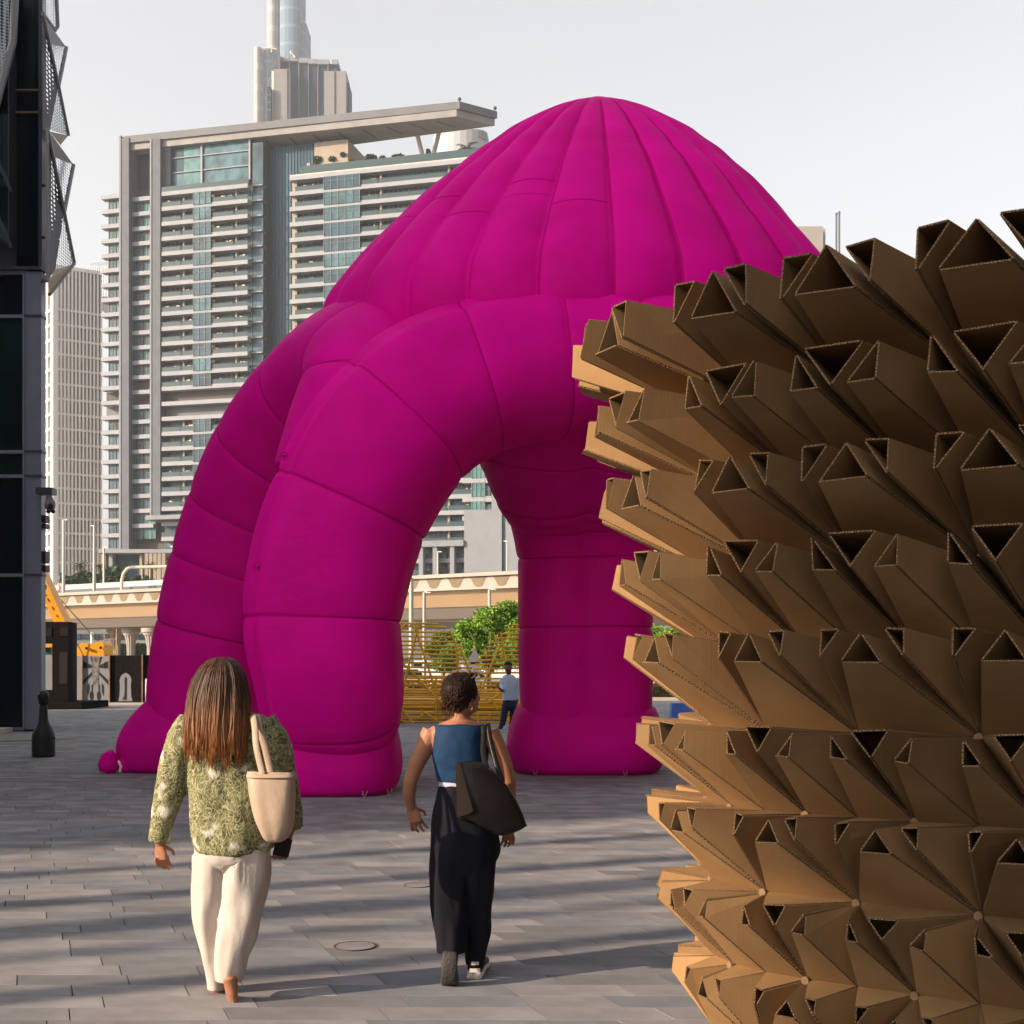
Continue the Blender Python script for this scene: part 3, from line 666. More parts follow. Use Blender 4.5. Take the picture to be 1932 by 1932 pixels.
# double height glazed box at the top
mb = MB(); f.bx(mb, f.a(310), f.a(323), f.z(316, 352), f.z(316, 266), -.4, 2); mb.build('stone_cheek', M_pier, tw, fixn=False)
for (u0, u1, mm) in ((323, 345, M_wdark), (345, 378, M_wteal), (381, 466, M_win[1])):
    for (v0, v1) in ((268, 289), (291, 317), (319, 343)):
        mb = MB(); f.bx(mb, f.a(u0), f.a(u1), f.z(400, v1), f.z(400, v0), .5, .8); mb.build('window', mm if rb.random() < .7 else M_win[1], tw, fixn=False)
mb = MB()
for v in (290, 318): f.bx(mb, f.a(323), f.a(468), f.z(400, v+.8), f.z(400, v-.8), .2, .45)
for u in (379.5, 470): f.bx(mb, f.a(u-1.6), f.a(u+1.6), f.z(400, 345), f.z(400, 264), .1, .44)
mb.build('window_frame', M_band, tw, fixn=False)
mb = MB(); f.bx(mb, f.a(311), f.a(475), zb0+.002, zb0+1.1, -1.6, -1.5); mb.build('terrace_rail', M_rail, tw, fixn=False)
# piers
zr = f.z(240, 262)
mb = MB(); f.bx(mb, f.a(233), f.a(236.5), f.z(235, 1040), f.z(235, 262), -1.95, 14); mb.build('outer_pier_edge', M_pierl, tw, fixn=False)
mb = MB(); f.bx(mb, f.a(236.6), f.a(251), f.z(245, 1040), f.z(245, 266), -1.8, 14); mb.build('outer_pier', M_pier, tw, fixn=False)
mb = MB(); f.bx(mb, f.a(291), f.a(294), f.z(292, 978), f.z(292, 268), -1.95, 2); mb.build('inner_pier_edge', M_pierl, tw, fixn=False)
mb = MB(); f.bx(mb, f.a(294.1), f.a(310), f.z(300, 978), f.z(300, 268), -1.8, 2); mb.build('inner_pier', M_pier, tw, fixn=False)
mb = MB(); f.bx(mb, f.a(251), f.a(291), f.z(270, 352), f.z(270, 266), 2.2, 3); mb.build('stone_infill', M_soff, tw, fixn=False)
mb = MB(); f.bx(mb, f.a(291), f.a(440), f.z(300, 984), f.z(300, 976), -3.9, 3); mb.build('pier_foot_ledge', M_pierl, tw, fixn=False)
# left wing, set back
wing(190, 232, f.z(212, 366), 24, 1.8, [(200, 214, 'd'), (214, 233, 't')], skip=(13, 14))
mb = MB(); f.bx(mb, f.a(200), f.a(232), 12, f.z(212, 368), 3, 12); mb.build('wing_wall', M_stone, tw, fixn=False)
# right wing
zr0 = f.z(600, 333)
wing(552, 968, zr0, 26, 0, [(553, 562, 'p'), (562, 617, 'b'), (617, 684, 'f'), (684, 718, 'b'), (718, 722, 'p'), (722, 846, 'b'), (846, 850, 'p'), (850, 960, 'b')], over=0)
for u0, u1, m_ in ((885, 936, M_stone),):
    pass
# stone base of the right wing seen through the pavilion
mb = MB(); f.bx(mb, f.a(884), f.a(938), 4, f.z(900, 966), -3.4, 3); mb.build('stone_base', M_pierl, tw, fixn=False)
mb = MB(); f.bx(mb, f.a(938), f.a(957), 4, f.z(940, 900), -4.6, 3); f.bx(mb, f.a(964), f.a(1010), 4, f.z(980, 900), -4.6, 3); mb.build('stone_pier', M_pierl, tw, fixn=False)
mb = MB(); f.bx(mb, f.a(958), f.a(963.6), 4, f.z(960, 900), -4, 3); mb.build('glass_slot', M_wteal, tw, fixn=False)
for i in range(3):
    v = 880+i*35
    if i < 3:
        window(f, f.a(898), f.a(922), f.z(910, v+26), f.z(910, v), -3.2, tw, M_wteal, 3)
        window(f, f.a(923), f.a(937), f.z(930, v+24), f.z(930, v+5), -3.0, tw, M_win[2], 2)
        mb = MB(); f.bx(mb, f.a(923), f.a(938), f.z(930, v+35), f.z(930, v+24.5), -3.2, 0); f.bx(mb, f.a(880), f.a(922), f.z(910, v+34.5), f.z(910, v+26.5), -3.1, 0); mb.build('balcony_band', M_band, tw, fixn=False)
mb = MB()
for u in (800, 826, 858): f.bx(mb, f.a(u), f.a(u+8), 4, f.z(840, 1034), -3.6, -2)
f.bx(mb, f.a(770), f.a(884), f.z(840, 1034), f.z(840, 1023), -4.0, 3)
mb.build('portico', M_pierl, tw, fixn=False)
mb = MB(); f.bx(mb, f.a(760), f.a(884), 4, f.z(840, 1034), 1, 2); mb.build('portico_back', M_back, tw, fixn=False)
# roof deck, parapet, planters
mb = MB(); f.bx(mb, f.a(552), f.a(1000), zr0+.003, zr0+.3, -1.5, 24); mb.build('roof_deck', M_conc, tw, fixn=False)
mb = MB(); f.bx(mb, f.a(570), f.a(1000), zr0+.4, zr0+2.1, -1.2, -1.1); mb.build('terrace_rail', M_rail, tw, fixn=False)
mb = MB(); f.bx(mb, f.a(577), f.a(583), zr0+.3, zr0+3.4, .5, 6); f.bx(mb, f.a(600), f.a(880), zr0+.3, zr0+3.6, 7, 8); f.bx(mb, f.a(840), f.a(935), zr0+.3, zr0+5.6, 10, 16); mb.build('planter_wall', M_band, tw, fixn=False)
mb = MB(); f.bx(mb, f.a(583), f.a(647), zr0+.3, f.z(610, 256), 3, 22); mb.build('penthouse', M_stone, tw, fixn=False)
# flying roof: skewed slab
YF = f.Y(867); zf = H+(1256-191)/F*YF; th = 14/F*YF*1.25
def at_z(u, v, z): Y = (z-H)*F/(1256-v); return P(u, v, Y)
c0 = at_z(233, 257, zf); c1 = P(867, 191, YF); c2 = at_z(938, 210, zf); c3 = at_z(238, 306, zf)
c0.z = c1.z = c2.z = c3.z = zf
mb = MB(); mb.prism([c0, c1, c2, c3], (0, 0, -1.6)); mb.build('roof_slab', M_soff, tw)
ins = lambda p, q, k: p+(q-p).normalized()*k
i0 = c0.lerp(c3, .04); i1 = c1.lerp(c3, .008); i2 = c2.lerp(c3, .006); i3 = c3.lerp(c1, .01)
mb = MB(); mb.prism([p+Vector((0, 0, -1.602)) for p in (i0, i1, i2, i3)], (0, 0, -1.5)); mb.build('roof_soffit', mat('soffit_panels', (.19, .185, .18), .6, var=.12, scale=.25), tw)
mb = MB(); z = zf-3.1
for k in range(1, 9):
    t = .36+.07*k; a = i0.lerp(i1, t); b = i3.lerp(i2, t); mb.obox(a.lerp(b, .2)+Vector((0, 0, -3.12)), (a-i0).normalized()*.5, b.lerp(a, .25)-a.lerp(b, .2), (0, 0, .01))
mb.build('soffit_joint', M_back, tw)
for (u0, v0, u1, v1, r) in ((781, 231, 797, 293, .5), (830, 246, 817, 296, .5)):
    mb = MB(); Yq = f.Y(800)+9; mb.tube([P(u0, v0-3, Yq), P(u1, v1, Yq)], r, 8); mb.build('roof_strut', M_conc, tw)
for (u, v) in ((867, 186), (934, 203)):
    mb = MB(); Y = YF+1; mb.tube([P(u, v+5, Y), P(u, v-1, Y)], .12, 5); mb.ball(P(u, v+1, Y), .4); mb.build('roof_beacon', M_frame, tw)
# planting on the terrace
def bush(name, label, c, r, n=160, parent=None, seed=0, m=None, leaf=.25, cat='shrub', group=None, ry=None):
    rr = random.Random(seed); mb = MB(); c = Vector(c)
    for i in range(n):
        d = Vector((rr.gauss(0, 1), rr.gauss(0, 1), rr.gauss(0, 1))).normalized()*rr.random()**.35
        p = c+Vector((d.x*r[0], d.y*r[1], d.z*r[2])); a = Vector((rr.gauss(0, 1), rr.gauss(0, 1), rr.gauss(0, 1))).normalized(); b = a.orthogonal().normalized()
        mb.add([p-a*leaf, p+b*leaf*.6, p+a*leaf, p-b*leaf*.6], [(0, 1, 2, 3)])
    o = mb.build(name, m or M_shrub, parent, fixn=False, loc=None if parent else (c.x, c.y, c.z-r[2]))
    if not parent: setp(o, label, cat, group)
    return o
Yt = f.Y(600)
for i, (u, v, ru, rv, lb_) in enumerate(((600, 303, 9, 9, 'round dark clipped bush beside the beige penthouse on the tower roof'), (628, 301, 8, 5, 'low grey shrub on the tower roof terrace right of the round bush'), (648, 293, 6, 4, 'small bush at the penthouse corner on the roof terrace'),
        (665, 307, 6, 4, 'small reddish shrub behind the glass rail of the roof terrace'), (700, 298, 12, 6, 'wide straggly shrub in the middle of the roof terrace'), (722, 300, 7, 5, 'dark shrub right of the straggly one on the terrace'), (752, 297, 14, 6, 'long twiggy shrub left of the roof struts'), (797, 299, 14, 4, 'flat dark hedge at the foot of the roof struts'), (808, 287, 4, 5, 'little tree top between the two roof struts'))):
    Y = f.Y(u)+3.5; c = P(u, v, Y); s_ = Y/F; bush('terrace_shrub', lb_, c, (ru*s_, 1, rv*s_), 220, seed=i, leaf=.35, group='shrubs on the roof terrace', m=M_shrub)
c = P(882, 292, f.Y(880)+8); palm('roof_palm', 'bushy palm on the roof of the residential tower beside the magenta dome', c.x, c.y, 1.8, 3.0, z0=c.z-.5, n=26, seed=4)
# ---------------------------------------------------------------- grid tower at far left
g2 = Fac(100, 330, (.866, .5)); g2b = Fac(100, 330, (-.62, .785))
gt = thing('grid_tower', 'pale office tower with a fine grid of vertical fins behind the glass building corner', 'building', tuple(g2.pt(0, 0)))
M_grid = mat('grid_stone', (.58, .56, .55), .8, var=.04, scale=.2); M_gw = mat('grid_window', (.30, .295, .29), .5, var=.12, scale=.3)
stg = 28.2/F*330; ztop = g2.z(142, 522); n = 20
mb = MB(); g2.bx(mb, 0, g2.a(190), 0, g2.z(142, 506), 1.0, 20); g2b.bx(mb, 0, g2b.a(60), 0, g2.z(142, 506)-4, 1.0, 12); mb.build('core_wall', M_gw, gt, fixn=False)
aa = g2.a(190); nf = 13
for i in range(nf+1):
    a = aa*i/nf; w = .9 if i == 0 else .42; mb = MB(); g2.bx(mb, a, a+w, 0, ztop+stg*.4, 0, 1.2); mb.build('fin', M_grid, gt, fixn=False)
for i in range(22):
    z = ztop-stg*2.4-i*stg
    if z < 3: break
    mb = MB(); g2.bx(mb, 0, aa, z, z+.55, .1, 1.1); g2b.bx(mb, .01, g2b.a(60), z, z+.7, .1, 1.1); mb.build('floor_band', M_grid, gt, fixn=False)
for u in (97, 88, 79): mb = MB(); a = g2b.a(u); g2b.bx(mb, a-.5, a+.5, 0, ztop, 0, 1.15); mb.build('fin', M_grid, gt, fixn=False)
mb = MB(); g2.bx(mb, 0, aa, ztop+stg*.38, ztop+stg*.62, -.1, 8); g2b.bx(mb, .02, g2b.a(60), ztop, ztop+2, -.1, 8); mb.build('parapet', M_grid, gt, fixn=False)
# blue glass tower with curved top, behind it
Yc = 700; ct = thing('curved_glass_tower', 'pale blue curved glass tower peeping over the grid tower', 'building', tuple(P(185, 1256, Yc).to_2d())+(0,))
M_haze_gl = mat('hazy_glass', (.26, .31, .35), .4, var=.1, scale=.05)
mb = MB(); prof = [(163, 560), (163, 508), (165, 502), (170, 498), (178, 495.5), (196, 494), (230, 494), (230, 560)]
mb.prism([P(u, v, Yc) for u, v in prof], (0, 40, 0)); mb.build('glass_body', M_haze_gl, ct)
mb = MB()
for u in range(166, 230, 4): a = P(u, 502, Yc-.6); mb.box(a.x-.25, a.x+.25, Yc-.7, Yc-.1, P(0, 560, Yc).z, a.z)
mb.build('fin', mat('fin_white', (.75, .76, .78), .5), ct)
# ---------------------------------------------------------------- super tall tower and its neighbour
def shell(name, u0, u1, v0, v1, Y, dep, m, parent, curve=8, n=14):
    mb = MB(); a, b = P(u0, v0, Y), P(u1, v0, Y); zb, zt2 = 0, P(u0, v0, Y).z; cx_ = (a.x+b.x)/2; rx = (b.x-a.x)/2
    ring = [(cx_-rx*math.cos(math.pi*i/n), Y-curve*math.sin(math.pi*i/n)) for i in range(n+1)]+[(b.x, Y+dep), (a.x, Y+dep)]
    mb.rings([[(x, y, z) for x, y in ring] for z in (P(0, v1, Y).z, zt2)]); return mb.build(name, m, parent)
def stripes(name, c1, c2, sx, sz, w=.15, rough=.3):
    m = mat(name, c1, max(rough, .6), metal=0, spec=.05); N, L, b = nodes(m)
    tc = N.new('ShaderNodeTexCoord'); sp = N.new('ShaderNodeSeparateXYZ'); L.new(tc.outputs['Object'], sp.inputs[0])
    def st(out, k, ww):
        mu = N.new('ShaderNodeMath'); mu.operation = 'MULTIPLY'; mu.inputs[1].default_value = k; L.new(out, mu.inputs[0])
        fr = N.new('ShaderNodeMath'); fr.operation = 'FRACT'; L.new(mu.outputs[0], fr.inputs[0])
        lt = N.new('ShaderNodeMath'); lt.operation = 'LESS_THAN'; lt.inputs[1].default_value = ww; L.new(fr.outputs[0], lt.inputs[0]); return lt
    a = st(sp.outputs['X'], 1/sx, w); c = st(sp.outputs['Z'], 1/sz, w); mx = N.new('ShaderNodeMath'); mx.operation = 'MAXIMUM'; L.new(a.outputs[0], mx.inputs[0]); L.new(c.outputs[0], mx.inputs[1])
    mi = N.new('ShaderNodeMixRGB'); mi.inputs['Color1'].default_value = (*c1, 1); mi.inputs['Color2'].default_value = (*c2, 1); L.new(mx.outputs[0], mi.inputs['Fac']); L.new(mi.outputs[0], b.inputs['Base Color']); return m
Ys = 900; stt = thing('supertall_tower', 'very tall hazy glass tower with stepped rounded bays rising out of the picture', 'tower', tuple(P(530, 1256, Ys).to_2d())+(0,))
M_sg = stripes('supertall_glass', (.09, .145, .20), (.16, .20, .235), 3.0, 12.5, .16); M_sl = stripes('supertall_lit', (.18, .185, .19), (.26, .26, .265), 2.0, 14, .3)  # lit bays carry sunlight in their paler stripe colours
shell('lit_bay', 504, 529, -60, 260, Ys, 20, M_sl, stt, 6); shell('glass_bay', 528, 566, -60, 260, Ys-4, 25, M_sg, stt, 4); shell('right_bay', 560, 578, 44, 260, Ys+6, 20, M_sg, stt, 5)
mb = MB()
for i in range(5): u = 565.5+i*3; mb.tube([P(u, 44, Ys), P(u, 38+i*1.4, Ys)], .35, 5)
mb.tube([P(565, 37.5, Ys), P(572, 40, Ys), P(577.5, 44.5, Ys)], .5, 5); mb.build('crown_rail', M_conc, stt)
shell('lower_lit_bay', 480, 500, 98, 260, Ys-30, 30, M_sl, stt, 8); shell('lower_bay', 491, 522, 98, 260, Ys-28, 20, M_sg, stt, 6)
mb = MB(); mb.tube([P(480.5, 98, Ys-36), P(484, 94, Ys-36), P(496, 91, Ys-36), P(512, 90.5, Ys-36), P(522, 93, Ys-36)], .5, 5)
for u, v in ((484, 94), (496, 91), (512, 90.5)): mb.tube([P(u, v, Ys-36), P(u, 99, Ys-36)], .35, 5)
mb.build('crown_rail', M_conc, stt)
Yn = 640; nb = thing('stepped_stone_tower', 'stepped pale stone and dark glass tower just above the flying roof slab', 'building', tuple(P(580, 1256, Yn).to_2d())+(0,))
M_ns = stripes('stone_cladding', (.185, .178, .178), (.155, .152, .155), 5.2, 5.2, .05, .8); M_nd = mat('neighbour_glass', (.022, .036, .058), .7, spec=.05, var=.1, scale=.03)
def nbx(name, u0, u1, v0, y0, y1, m, parent=nb, v1=300):
    a, b = P(u0, v1, Yn), P(u1, v0, Yn); mb = MB(); mb.box(a.x, b.x, Yn+y0, Yn+y1, a.z, b.z); return mb.build(name, m, parent)
nbx('dark_glass_core', 524, 637, 117, 2, 26, M_nd)
for i, (u0, u1, v) in enumerate(((527, 545, 106), (546, 562, 105), (562.5, 580, 108), (580.5, 597, 110), (597.5, 620, 111), (626, 637, 111))): nbx('roof_crown', u0, u1, v, .5, 20, M_pierl, v1=v+9)
for u in (545, 563, 581, 599, 618): nbx('glass_mullion', u-.5, u+.6, 112, 1, 1.9, M_pierl)
nbx('stone_shaft', 519, 549, 137, -4, 10, M_ns); nbx('lit_edge', 514.5, 518.8, 139, -3, 10, mat('lit_stone', (.5, .47, .44), .8)); nbx('glass_strip', 544.6, 546.2, 138, -4.3, -4.05, M_nd)  # edge strip: sunlight put into a paler stone colour
nbx('stone_shaft', 614, 655, 141, -4, 10, M_ns); nbx('glass_strip', 633, 634.6, 142, -4.3, -4.05, M_nd); nbx('side_shaft', 655.2, 658.5, 157, 0, 12, M_nd)
nbx('glass_shaft', 508.5, 515.5, 174, -6, 4, M_nd)
for i, u in enumerate((506, 509, 512, 515, 518)): nbx('stone_rib', u-.6, u+.5, 166-i*8 if i < 3 else 128, -2.5, 4, M_ns)
for i, u in enumerate((522, 524.5, 527, 529)): nbx('stone_rib', u-.5, u+.4, 118-i*4, -2, 6, M_ns)
for v in (190, 204, 218): nbx('floor_line', 507, 515.6, v-.8, -6.4, -6.02, M_pierl, v1=v+.3)
mb = MB(); mb.tube([P(549, 103, Yn), P(549, 96, Yn)], .5, 6); mb.tube([P(549, 99, Yn), P(557, 108, Yn)], .45, 6); mb.build('roof_crane', M_conc, nb)
nbx('roof_plant', 637.2, 645, 133, 3, 12, M_pierl)
# round white tower behind the terrace, sliver beside the penthouse
Yw = 520; wt = thing('white_round_tower', 'white round tower top behind the roof terrace palms', 'building', tuple(P(870, 1256, Yw).to_2d())+(0,))
M_white = mat('white_cladding', (.30, .31, .325), .7, var=.05, scale=.1)
shell('round_wall', 818, 922, 261, 420, Yw, 30, M_white, wt, 10); shell('roof_plant', 868, 920, 253, 268, Yw-3, 12, M_pierl, wt, 5)
mb = MB()
for u in (836, 849, 866): mb.tube([P(u, 262, Yw), P(u, 249, Yw)], .5, 5); mb.obox(P(u-7, 250, Yw), (14/F*Yw, 0, 0), (0, 2, 0), (0, 0, .5))
mb.build('roof_mast', M_conc, wt)
sl = thing('slim_blue_tower', 'sliver of a blue grey tower right of the beige penthouse', 'building', tuple(P(665, 1256, 560).to_2d())+(0,))
mb = MB(); a, b = P(655, 420, 560), P(671, 277, 560); mb.box(a.x, b.x, 560, 580, a.z, b.z); mb.build('glass_body', M_sg, sl)
# right hand distant blocks and masts
for (nm_, lb_, parts_, Y) in (('stone_block', 'beige stone block with a slanted top behind the right side of the magenta dome', ((1497, 1553, 427, 0), (1553.2, 1563, 423, 4)), 420), ('beige_block', 'small tan block just showing beside the dome edge', ((1455, 1479, 396, 0),), 380)):
    t = thing(nm_, lb_, 'building', tuple(P(parts_[0][0], 1256, Y).to_2d())+(0,))
    for u0, u1, v, dy in parts_:
        a, b = P(u0, 700, Y), P(u1, v, Y); mb = MB(); mb.box(a.x, b.x, Y+dy, Y+25, a.z, b.z); mb.build('wall', mat('far_stone', (.26, .235, .21), .85, var=.04, scale=.1), t)
mb = MB(); mb.prism([P(1497, 428, 419.7), P(1553, 428, 419.7), P(1563, 437, 419.7), P(1553, 423, 419.7), P(1497, 425, 419.7)], (0, 1, 0))
for i, (u, v) in enumerate(((1578, 404), (1583.5, 401))):
    t = thing('mast', ['left of the two thin masts rising right of the stone block', 'right and slightly taller of the two thin masts by the stone block'][i], 'mast', tuple(P(u, 1256, 400).to_2d())+(0,))
    mb = MB(); mb.tube([P(u, 700, 400), P(u, v, 400)], .32, 6); mb.ball(P(u, v, 400), .5, n=6); mb.build('pole', M_pier, t)
# ================================================================ VIADUCTS
M_beige = mat('viaduct_beige', (.36, .25, .15), .85, var=.05, scale=.2); M_via = mat('viaduct_concrete', (.29, .255, .225), .85, var=.06, scale=.3); M_wv = mat('wave_panel_tan', (.15, .118, .075), .85, var=.06, scale=.5); M_under = mat('viaduct_underside', (.25, .22, .19), .9)
def viaduct(name, label, f, zt, hp, zg, zu, u0, u1, period, wide=12):
    t = thing(name, label, 'viaduct', tuple(f.pt(f.a((u0+u1)/2), 0)))
    a0, a1 = f.a(u0), f.a(u1)
    mb = MB(); f.bx(mb, a0, a1, zt-.35, zt, -.35, .3); f.bx(mb, a0, a1, zt-hp, zt-hp+.18, -.2, .3); f.bx(mb, a0, a1, zt-hp, zt-.35, 0, .3); mb.build('parapet', M_via, t, fixn=False)
    mb = MB(); n = int((a1-a0)/period)      # tan band with wavy lower edge, standing 3 cm proud
    for i in range(n):
        b0 = a0+i*period; K = 24; zt2 = zt-.355
        for k in range(K):
            x0, x1 = b0+period*k/K, b0+period*(k+1)/K
            def w_(x): q_ = max(-1, min(1, -1.06*math.cos(2*math.pi*(x-b0)/period))); return zt2-(hp-.66)*(.5+.5*math.sin(q_*math.pi/2))-.05
            vs = [f.pt(x0, w_(x0), -.03), f.pt(x1, w_(x1), -.03), f.pt(x1, zt2, -.03), f.pt(x0, zt2, -.03)]
            mb.add(vs, [(0, 1, 2, 3)])
    mb.build('wave_panel', M_wv, t, fixn=False)
    mb = MB(); mb.prism([f.pt(a0, zt-hp-.003, .3), f.pt(a0, zg, 1.6), f.pt(a0, zg, wide-1.6), f.pt(a0, zt-hp-.003, wide-.3)], f.d*(a1-a0)); mb.build('box_girder', M_beige, t)
    mb = MB(); mb.prism([f.pt(a0, zg-.003, 1.7), f.pt(a0, zu, 3.2), f.pt(a0, zu, wide-3.2), f.pt(a0, zg-.003, wide-1.7)], f.d*(a1-a0)); mb.build('girder_soffit', M_under, t)
    mb = MB(); f.bx(mb, a0, a1, zt-hp+.19, zt-hp+.4, .31, wide); mb.build('deck', M_road, t, fixn=False); return t
vf = Fac(92, 160, (.837, -.548)); vf = Fac(92, 160, (3666, -2400))
zt = H+136/F*160
viaduct('road_viaduct', 'upper beige road viaduct with a tan wave pattern along its parapet', vf, zt, 1.62, vf.z(330, 1160), vf.z(330, 1178), -40, 1290, 2.72)
v2 = Fac(800, 175, (3666, -2000))
viaduct('lower_viaduct', 'lower grey viaduct with a wave patterned parapet behind the yellow rod sculpture', v2, v2.z(850, 1140), 1.35, v2.z(850, 1172), v2.z(850, 1183), 640, 1330, 2.75)
M_fl = mat('fluted_column', (.28, .245, .21), .85, var=.05, scale=1)
for i, (u, dy) in enumerate(((219, 8), (247, 2.5), (285, -1))):
    Y = vf.Y(u)+6+dy; c = P(u, 1256, Y); zc = H+(1256-1185)/F*Y
    t = thing('viaduct_column', ['fluted viaduct column half hidden by the orange crane counterweight', 'middle fluted column under the beige viaduct', 'fluted column under the viaduct nearest the magenta leg'][i], 'column', (c.x, c.y, 0), 'fluted columns under the viaduct')
    s_ = Y/F; mb = MB(); n = 48; rg = []
    for z, r in ((0, 7.4), (zc*.45, 7.4), (zc*.62, 7.8), (zc*.75, 9.2), (zc*.84, 11.8), (zc*.86, 12.5)):
        rg.append([(c.x+r*s_*(1-.12*(j % 4 < 2))*math.cos(2*math.pi*j/n), c.y+r*s_*(1-.12*(j % 4 < 2))*math.sin(2*math.pi*j/n), z) for j in range(n)])
    mb.rings(rg); mb.build('fluted_shaft', M_fl, t)
    mb = MB(); mb.rings([[(c.x+r*s_*math.cos(2*math.pi*j/n), c.y+r*s_*math.sin(2*math.pi*j/n), z) for j in range(n)] for z, r in ((zc*.861, 13.5), (zc*.9, 15), (zc*.92, 17.5), (zc*1.0, 17.5))]); mb.build('capital', M_fl, t)
# upper road on the viaduct: white crash wall, lamps, gantry, chevron
wl_ = setp(MB().build('x', M_white), 'a', 'b'); bpy.data.objects.remove(wl_)
wf = Fac(92, 175, (3666, -2400)); t = thing('road_wall', 'long pale concrete crash wall beyond the viaduct carriageway', 'wall', tuple(wf.pt(wf.a(200), 0)))
mb = MB(); a0, a1 = wf.a(60), wf.a(420)
wf.bx(mb, a0, a1, wf.z(200, 1120), wf.z(200, 1095), 3, 4); mb.build('wall_face', M_white, t, fixn=False)
mb = MB(); wf.bx(mb, a0, a1, wf.z(200, 1118), wf.z(200, 1113), -3, -2.8); mb.build('guard_rail', M_pier, t, fixn=False)
M_pole = mat('galvanised_pole', (.34, .31, .27), .5, metal=.4); M_lampw = mat('lamp_head', (.7, .68, .62), .4)
def lamp(u, vt, vb, Y, r, lb_, arm=10, dirn=1, ground=False, grp='street lamps by the viaduct'):
    b = P(u, vb, Y); t = thing('street_lamp', lb_, 'street lamp', (b.x, b.y, 0 if ground else b.z), grp)
    if ground: b.z = 0
    a = P(u, vt, Y); s_ = Y/F; mb = MB(); mb.tube([b, a], [r*1.3, r], 8); mb.build('pole', M_pole, t)
    mb = MB(); h = a+Vector((dirn*arm*s_*.5, 0, .5*s_)); 
    if arm: mb.tube([a, a+Vector((dirn*arm*s_*.4, 0, 0))], r*.7, 6)
    mb.obox(a+Vector((dirn*arm*s_*.4-(0 if dirn > 0 else 7*s_), -.1, -.7*s_)), (7*s_, 0, 0), (0, .3, 0), (0, 0, 1.6*s_)); mb.build('lamp_head', M_lampw, t); return t
lamp(120, 981, 1118, 158, .16, 'tallest street lamp on the viaduct, left of the palm clump', 0)
lamp(178, 992, 1114, 156, .16, 'street lamp on the viaduct between the palms and the tower', -0, -1)
lamp(196, 1033, 1113, 175, .13, 'shorter street lamp just right of the second tall one', 0)
lamp(776, 1090, 1300, 75, .13, 'thick bare lamp pole behind the left half of the yellow rods', 0, ground=True)
lamp(800.5, 1118, 1300, 68, .09, 'slim street lamp with a square arm before the lower viaduct', 12, 1, True)
lamp(923.5, 1112, 1300, 72, .09, 'slim street lamp with its head above the green tree', 12, 1, True)
lamp(957, 1021, 1080, 170, .1, 'small lamp in front of the blue glass slot of the tower', 0, -1)
lamp(826, 1041, 1095, 180, .1, 'small lamp in the portico below the tower', 0, 1)
t = thing('sign_gantry', 'bent cream pipe gantry arching over the viaduct road', 'gantry', tuple(P(230, 1114, 158)))
mb = MB(); mb.tube([P(u, v, 158) for u, v in ((229.5, 1114), (230, 1094), (233, 1082), (240, 1073), (248, 1070.5), (300, 1069.5), (360, 1068))], .20, 10); mb.build('bent_pipe', mat('cream_pipe', (.55, .47, .36), .5), t)
mb = MB()
for u in (268, 283, 298, 313, 328): mb.tube([P(u, 1068, 158), P(u, 1092, 158)], .05, 5)
mb.build('hanger', M_pole, t)
t = thing('chevron_sign', 'white road sign with an orange red chevron at the viaduct edge', 'road sign', tuple(P(112, 1118, 172)))
mb = MB(); a, b = P(108, 1115, 172), P(115.5, 1101, 172); mb.box(a.x, b.x, 172, 172.15, a.z, b.z); mb.build('board', mat('sign_white', (.7, .68, .66), .6), t)
q = lambda u, v: P(u, v, 171.95)
mb = MB(); mb.add([q(108.8, 1102), q(111.6, 1102), q(115, 1108), q(112.2, 1108)], [(0, 1, 2, 3)]); mb.add([q(112.2, 1108), q(115, 1108), q(111.6, 1114.3), q(108.8, 1114.3)], [(0, 1, 2, 3)]); mb.build('chevron', mat('sign_red', (.75, .12, .05), .6), t, fixn=False)
mb = MB(); mb.tube([P(112, 1115, 172.3), P(112, 1120, 172.3)], .08, 6); mb.build('post', M_pole, t)
# tower podium, garden hedge, palms behind the road wall
pd = thing('podium', 'low podium with cream screens and dark glass under the residential tower', 'building', tuple(P(280, 1256, 262).to_2d())+(0,))
def pbx(name, u0, u1, v0, v1, Y, m, dep=6): a, b = P(u0, v1, Y), P(u1, v0, Y); mb = MB(); mb.box(a.x, b.x, Y, Y+dep, a.z, b.z); return mb.build(name, m, pd)
pbx('glass_wall', 219, 262, 1046, 1096, 266, M_wdark); pbx('pier', 205, 212, 1044, 1096, 264, M_band); pbx('pier', 190, 199, 1046, 1096, 265, M_stone); pbx('pier', 263, 268, 1046, 1096, 263, M_stone)
pbx('back_wall', 186, 345, 1044, 1100, 272, M_back); pbx('slab', 186, 350, 1036, 1043, 262, M_band, 12)
for u0, n_ in ((273, 5), (322, 3)):
    for i in range(n_): pbx('cream_screen', u0+i*8, u0+i*8+6.5, 1044, 1094, 260, M_stone, 1)
mb = MB(); rr = random.Random(9)
for i in range(5200):
    u = rr.uniform(116, 345); top = 1080+6*math.sin(u*.11)+5*math.sin(u*.047+1)+(8 if u > 240 else 0); v = rr.uniform(top, 1100); Y = 205+rr.random()*4; p = P(u, v, Y); a = Vector((rr.gauss(0, 1), rr.gauss(0, 1), rr.gauss(0, 1))).normalized()*.32; b = a.orthogonal()*.7
    mb.add([p-a, p+b, p+a, p-b], [(0, 1, 2, 3)])
hd = mb.build('hedge', M_shrub, None, fixn=False, loc=P(220, 1100, 206)); setp(hd, 'long dark green hedge behind the pale crash wall under the tower', 'hedge', kind='stuff')
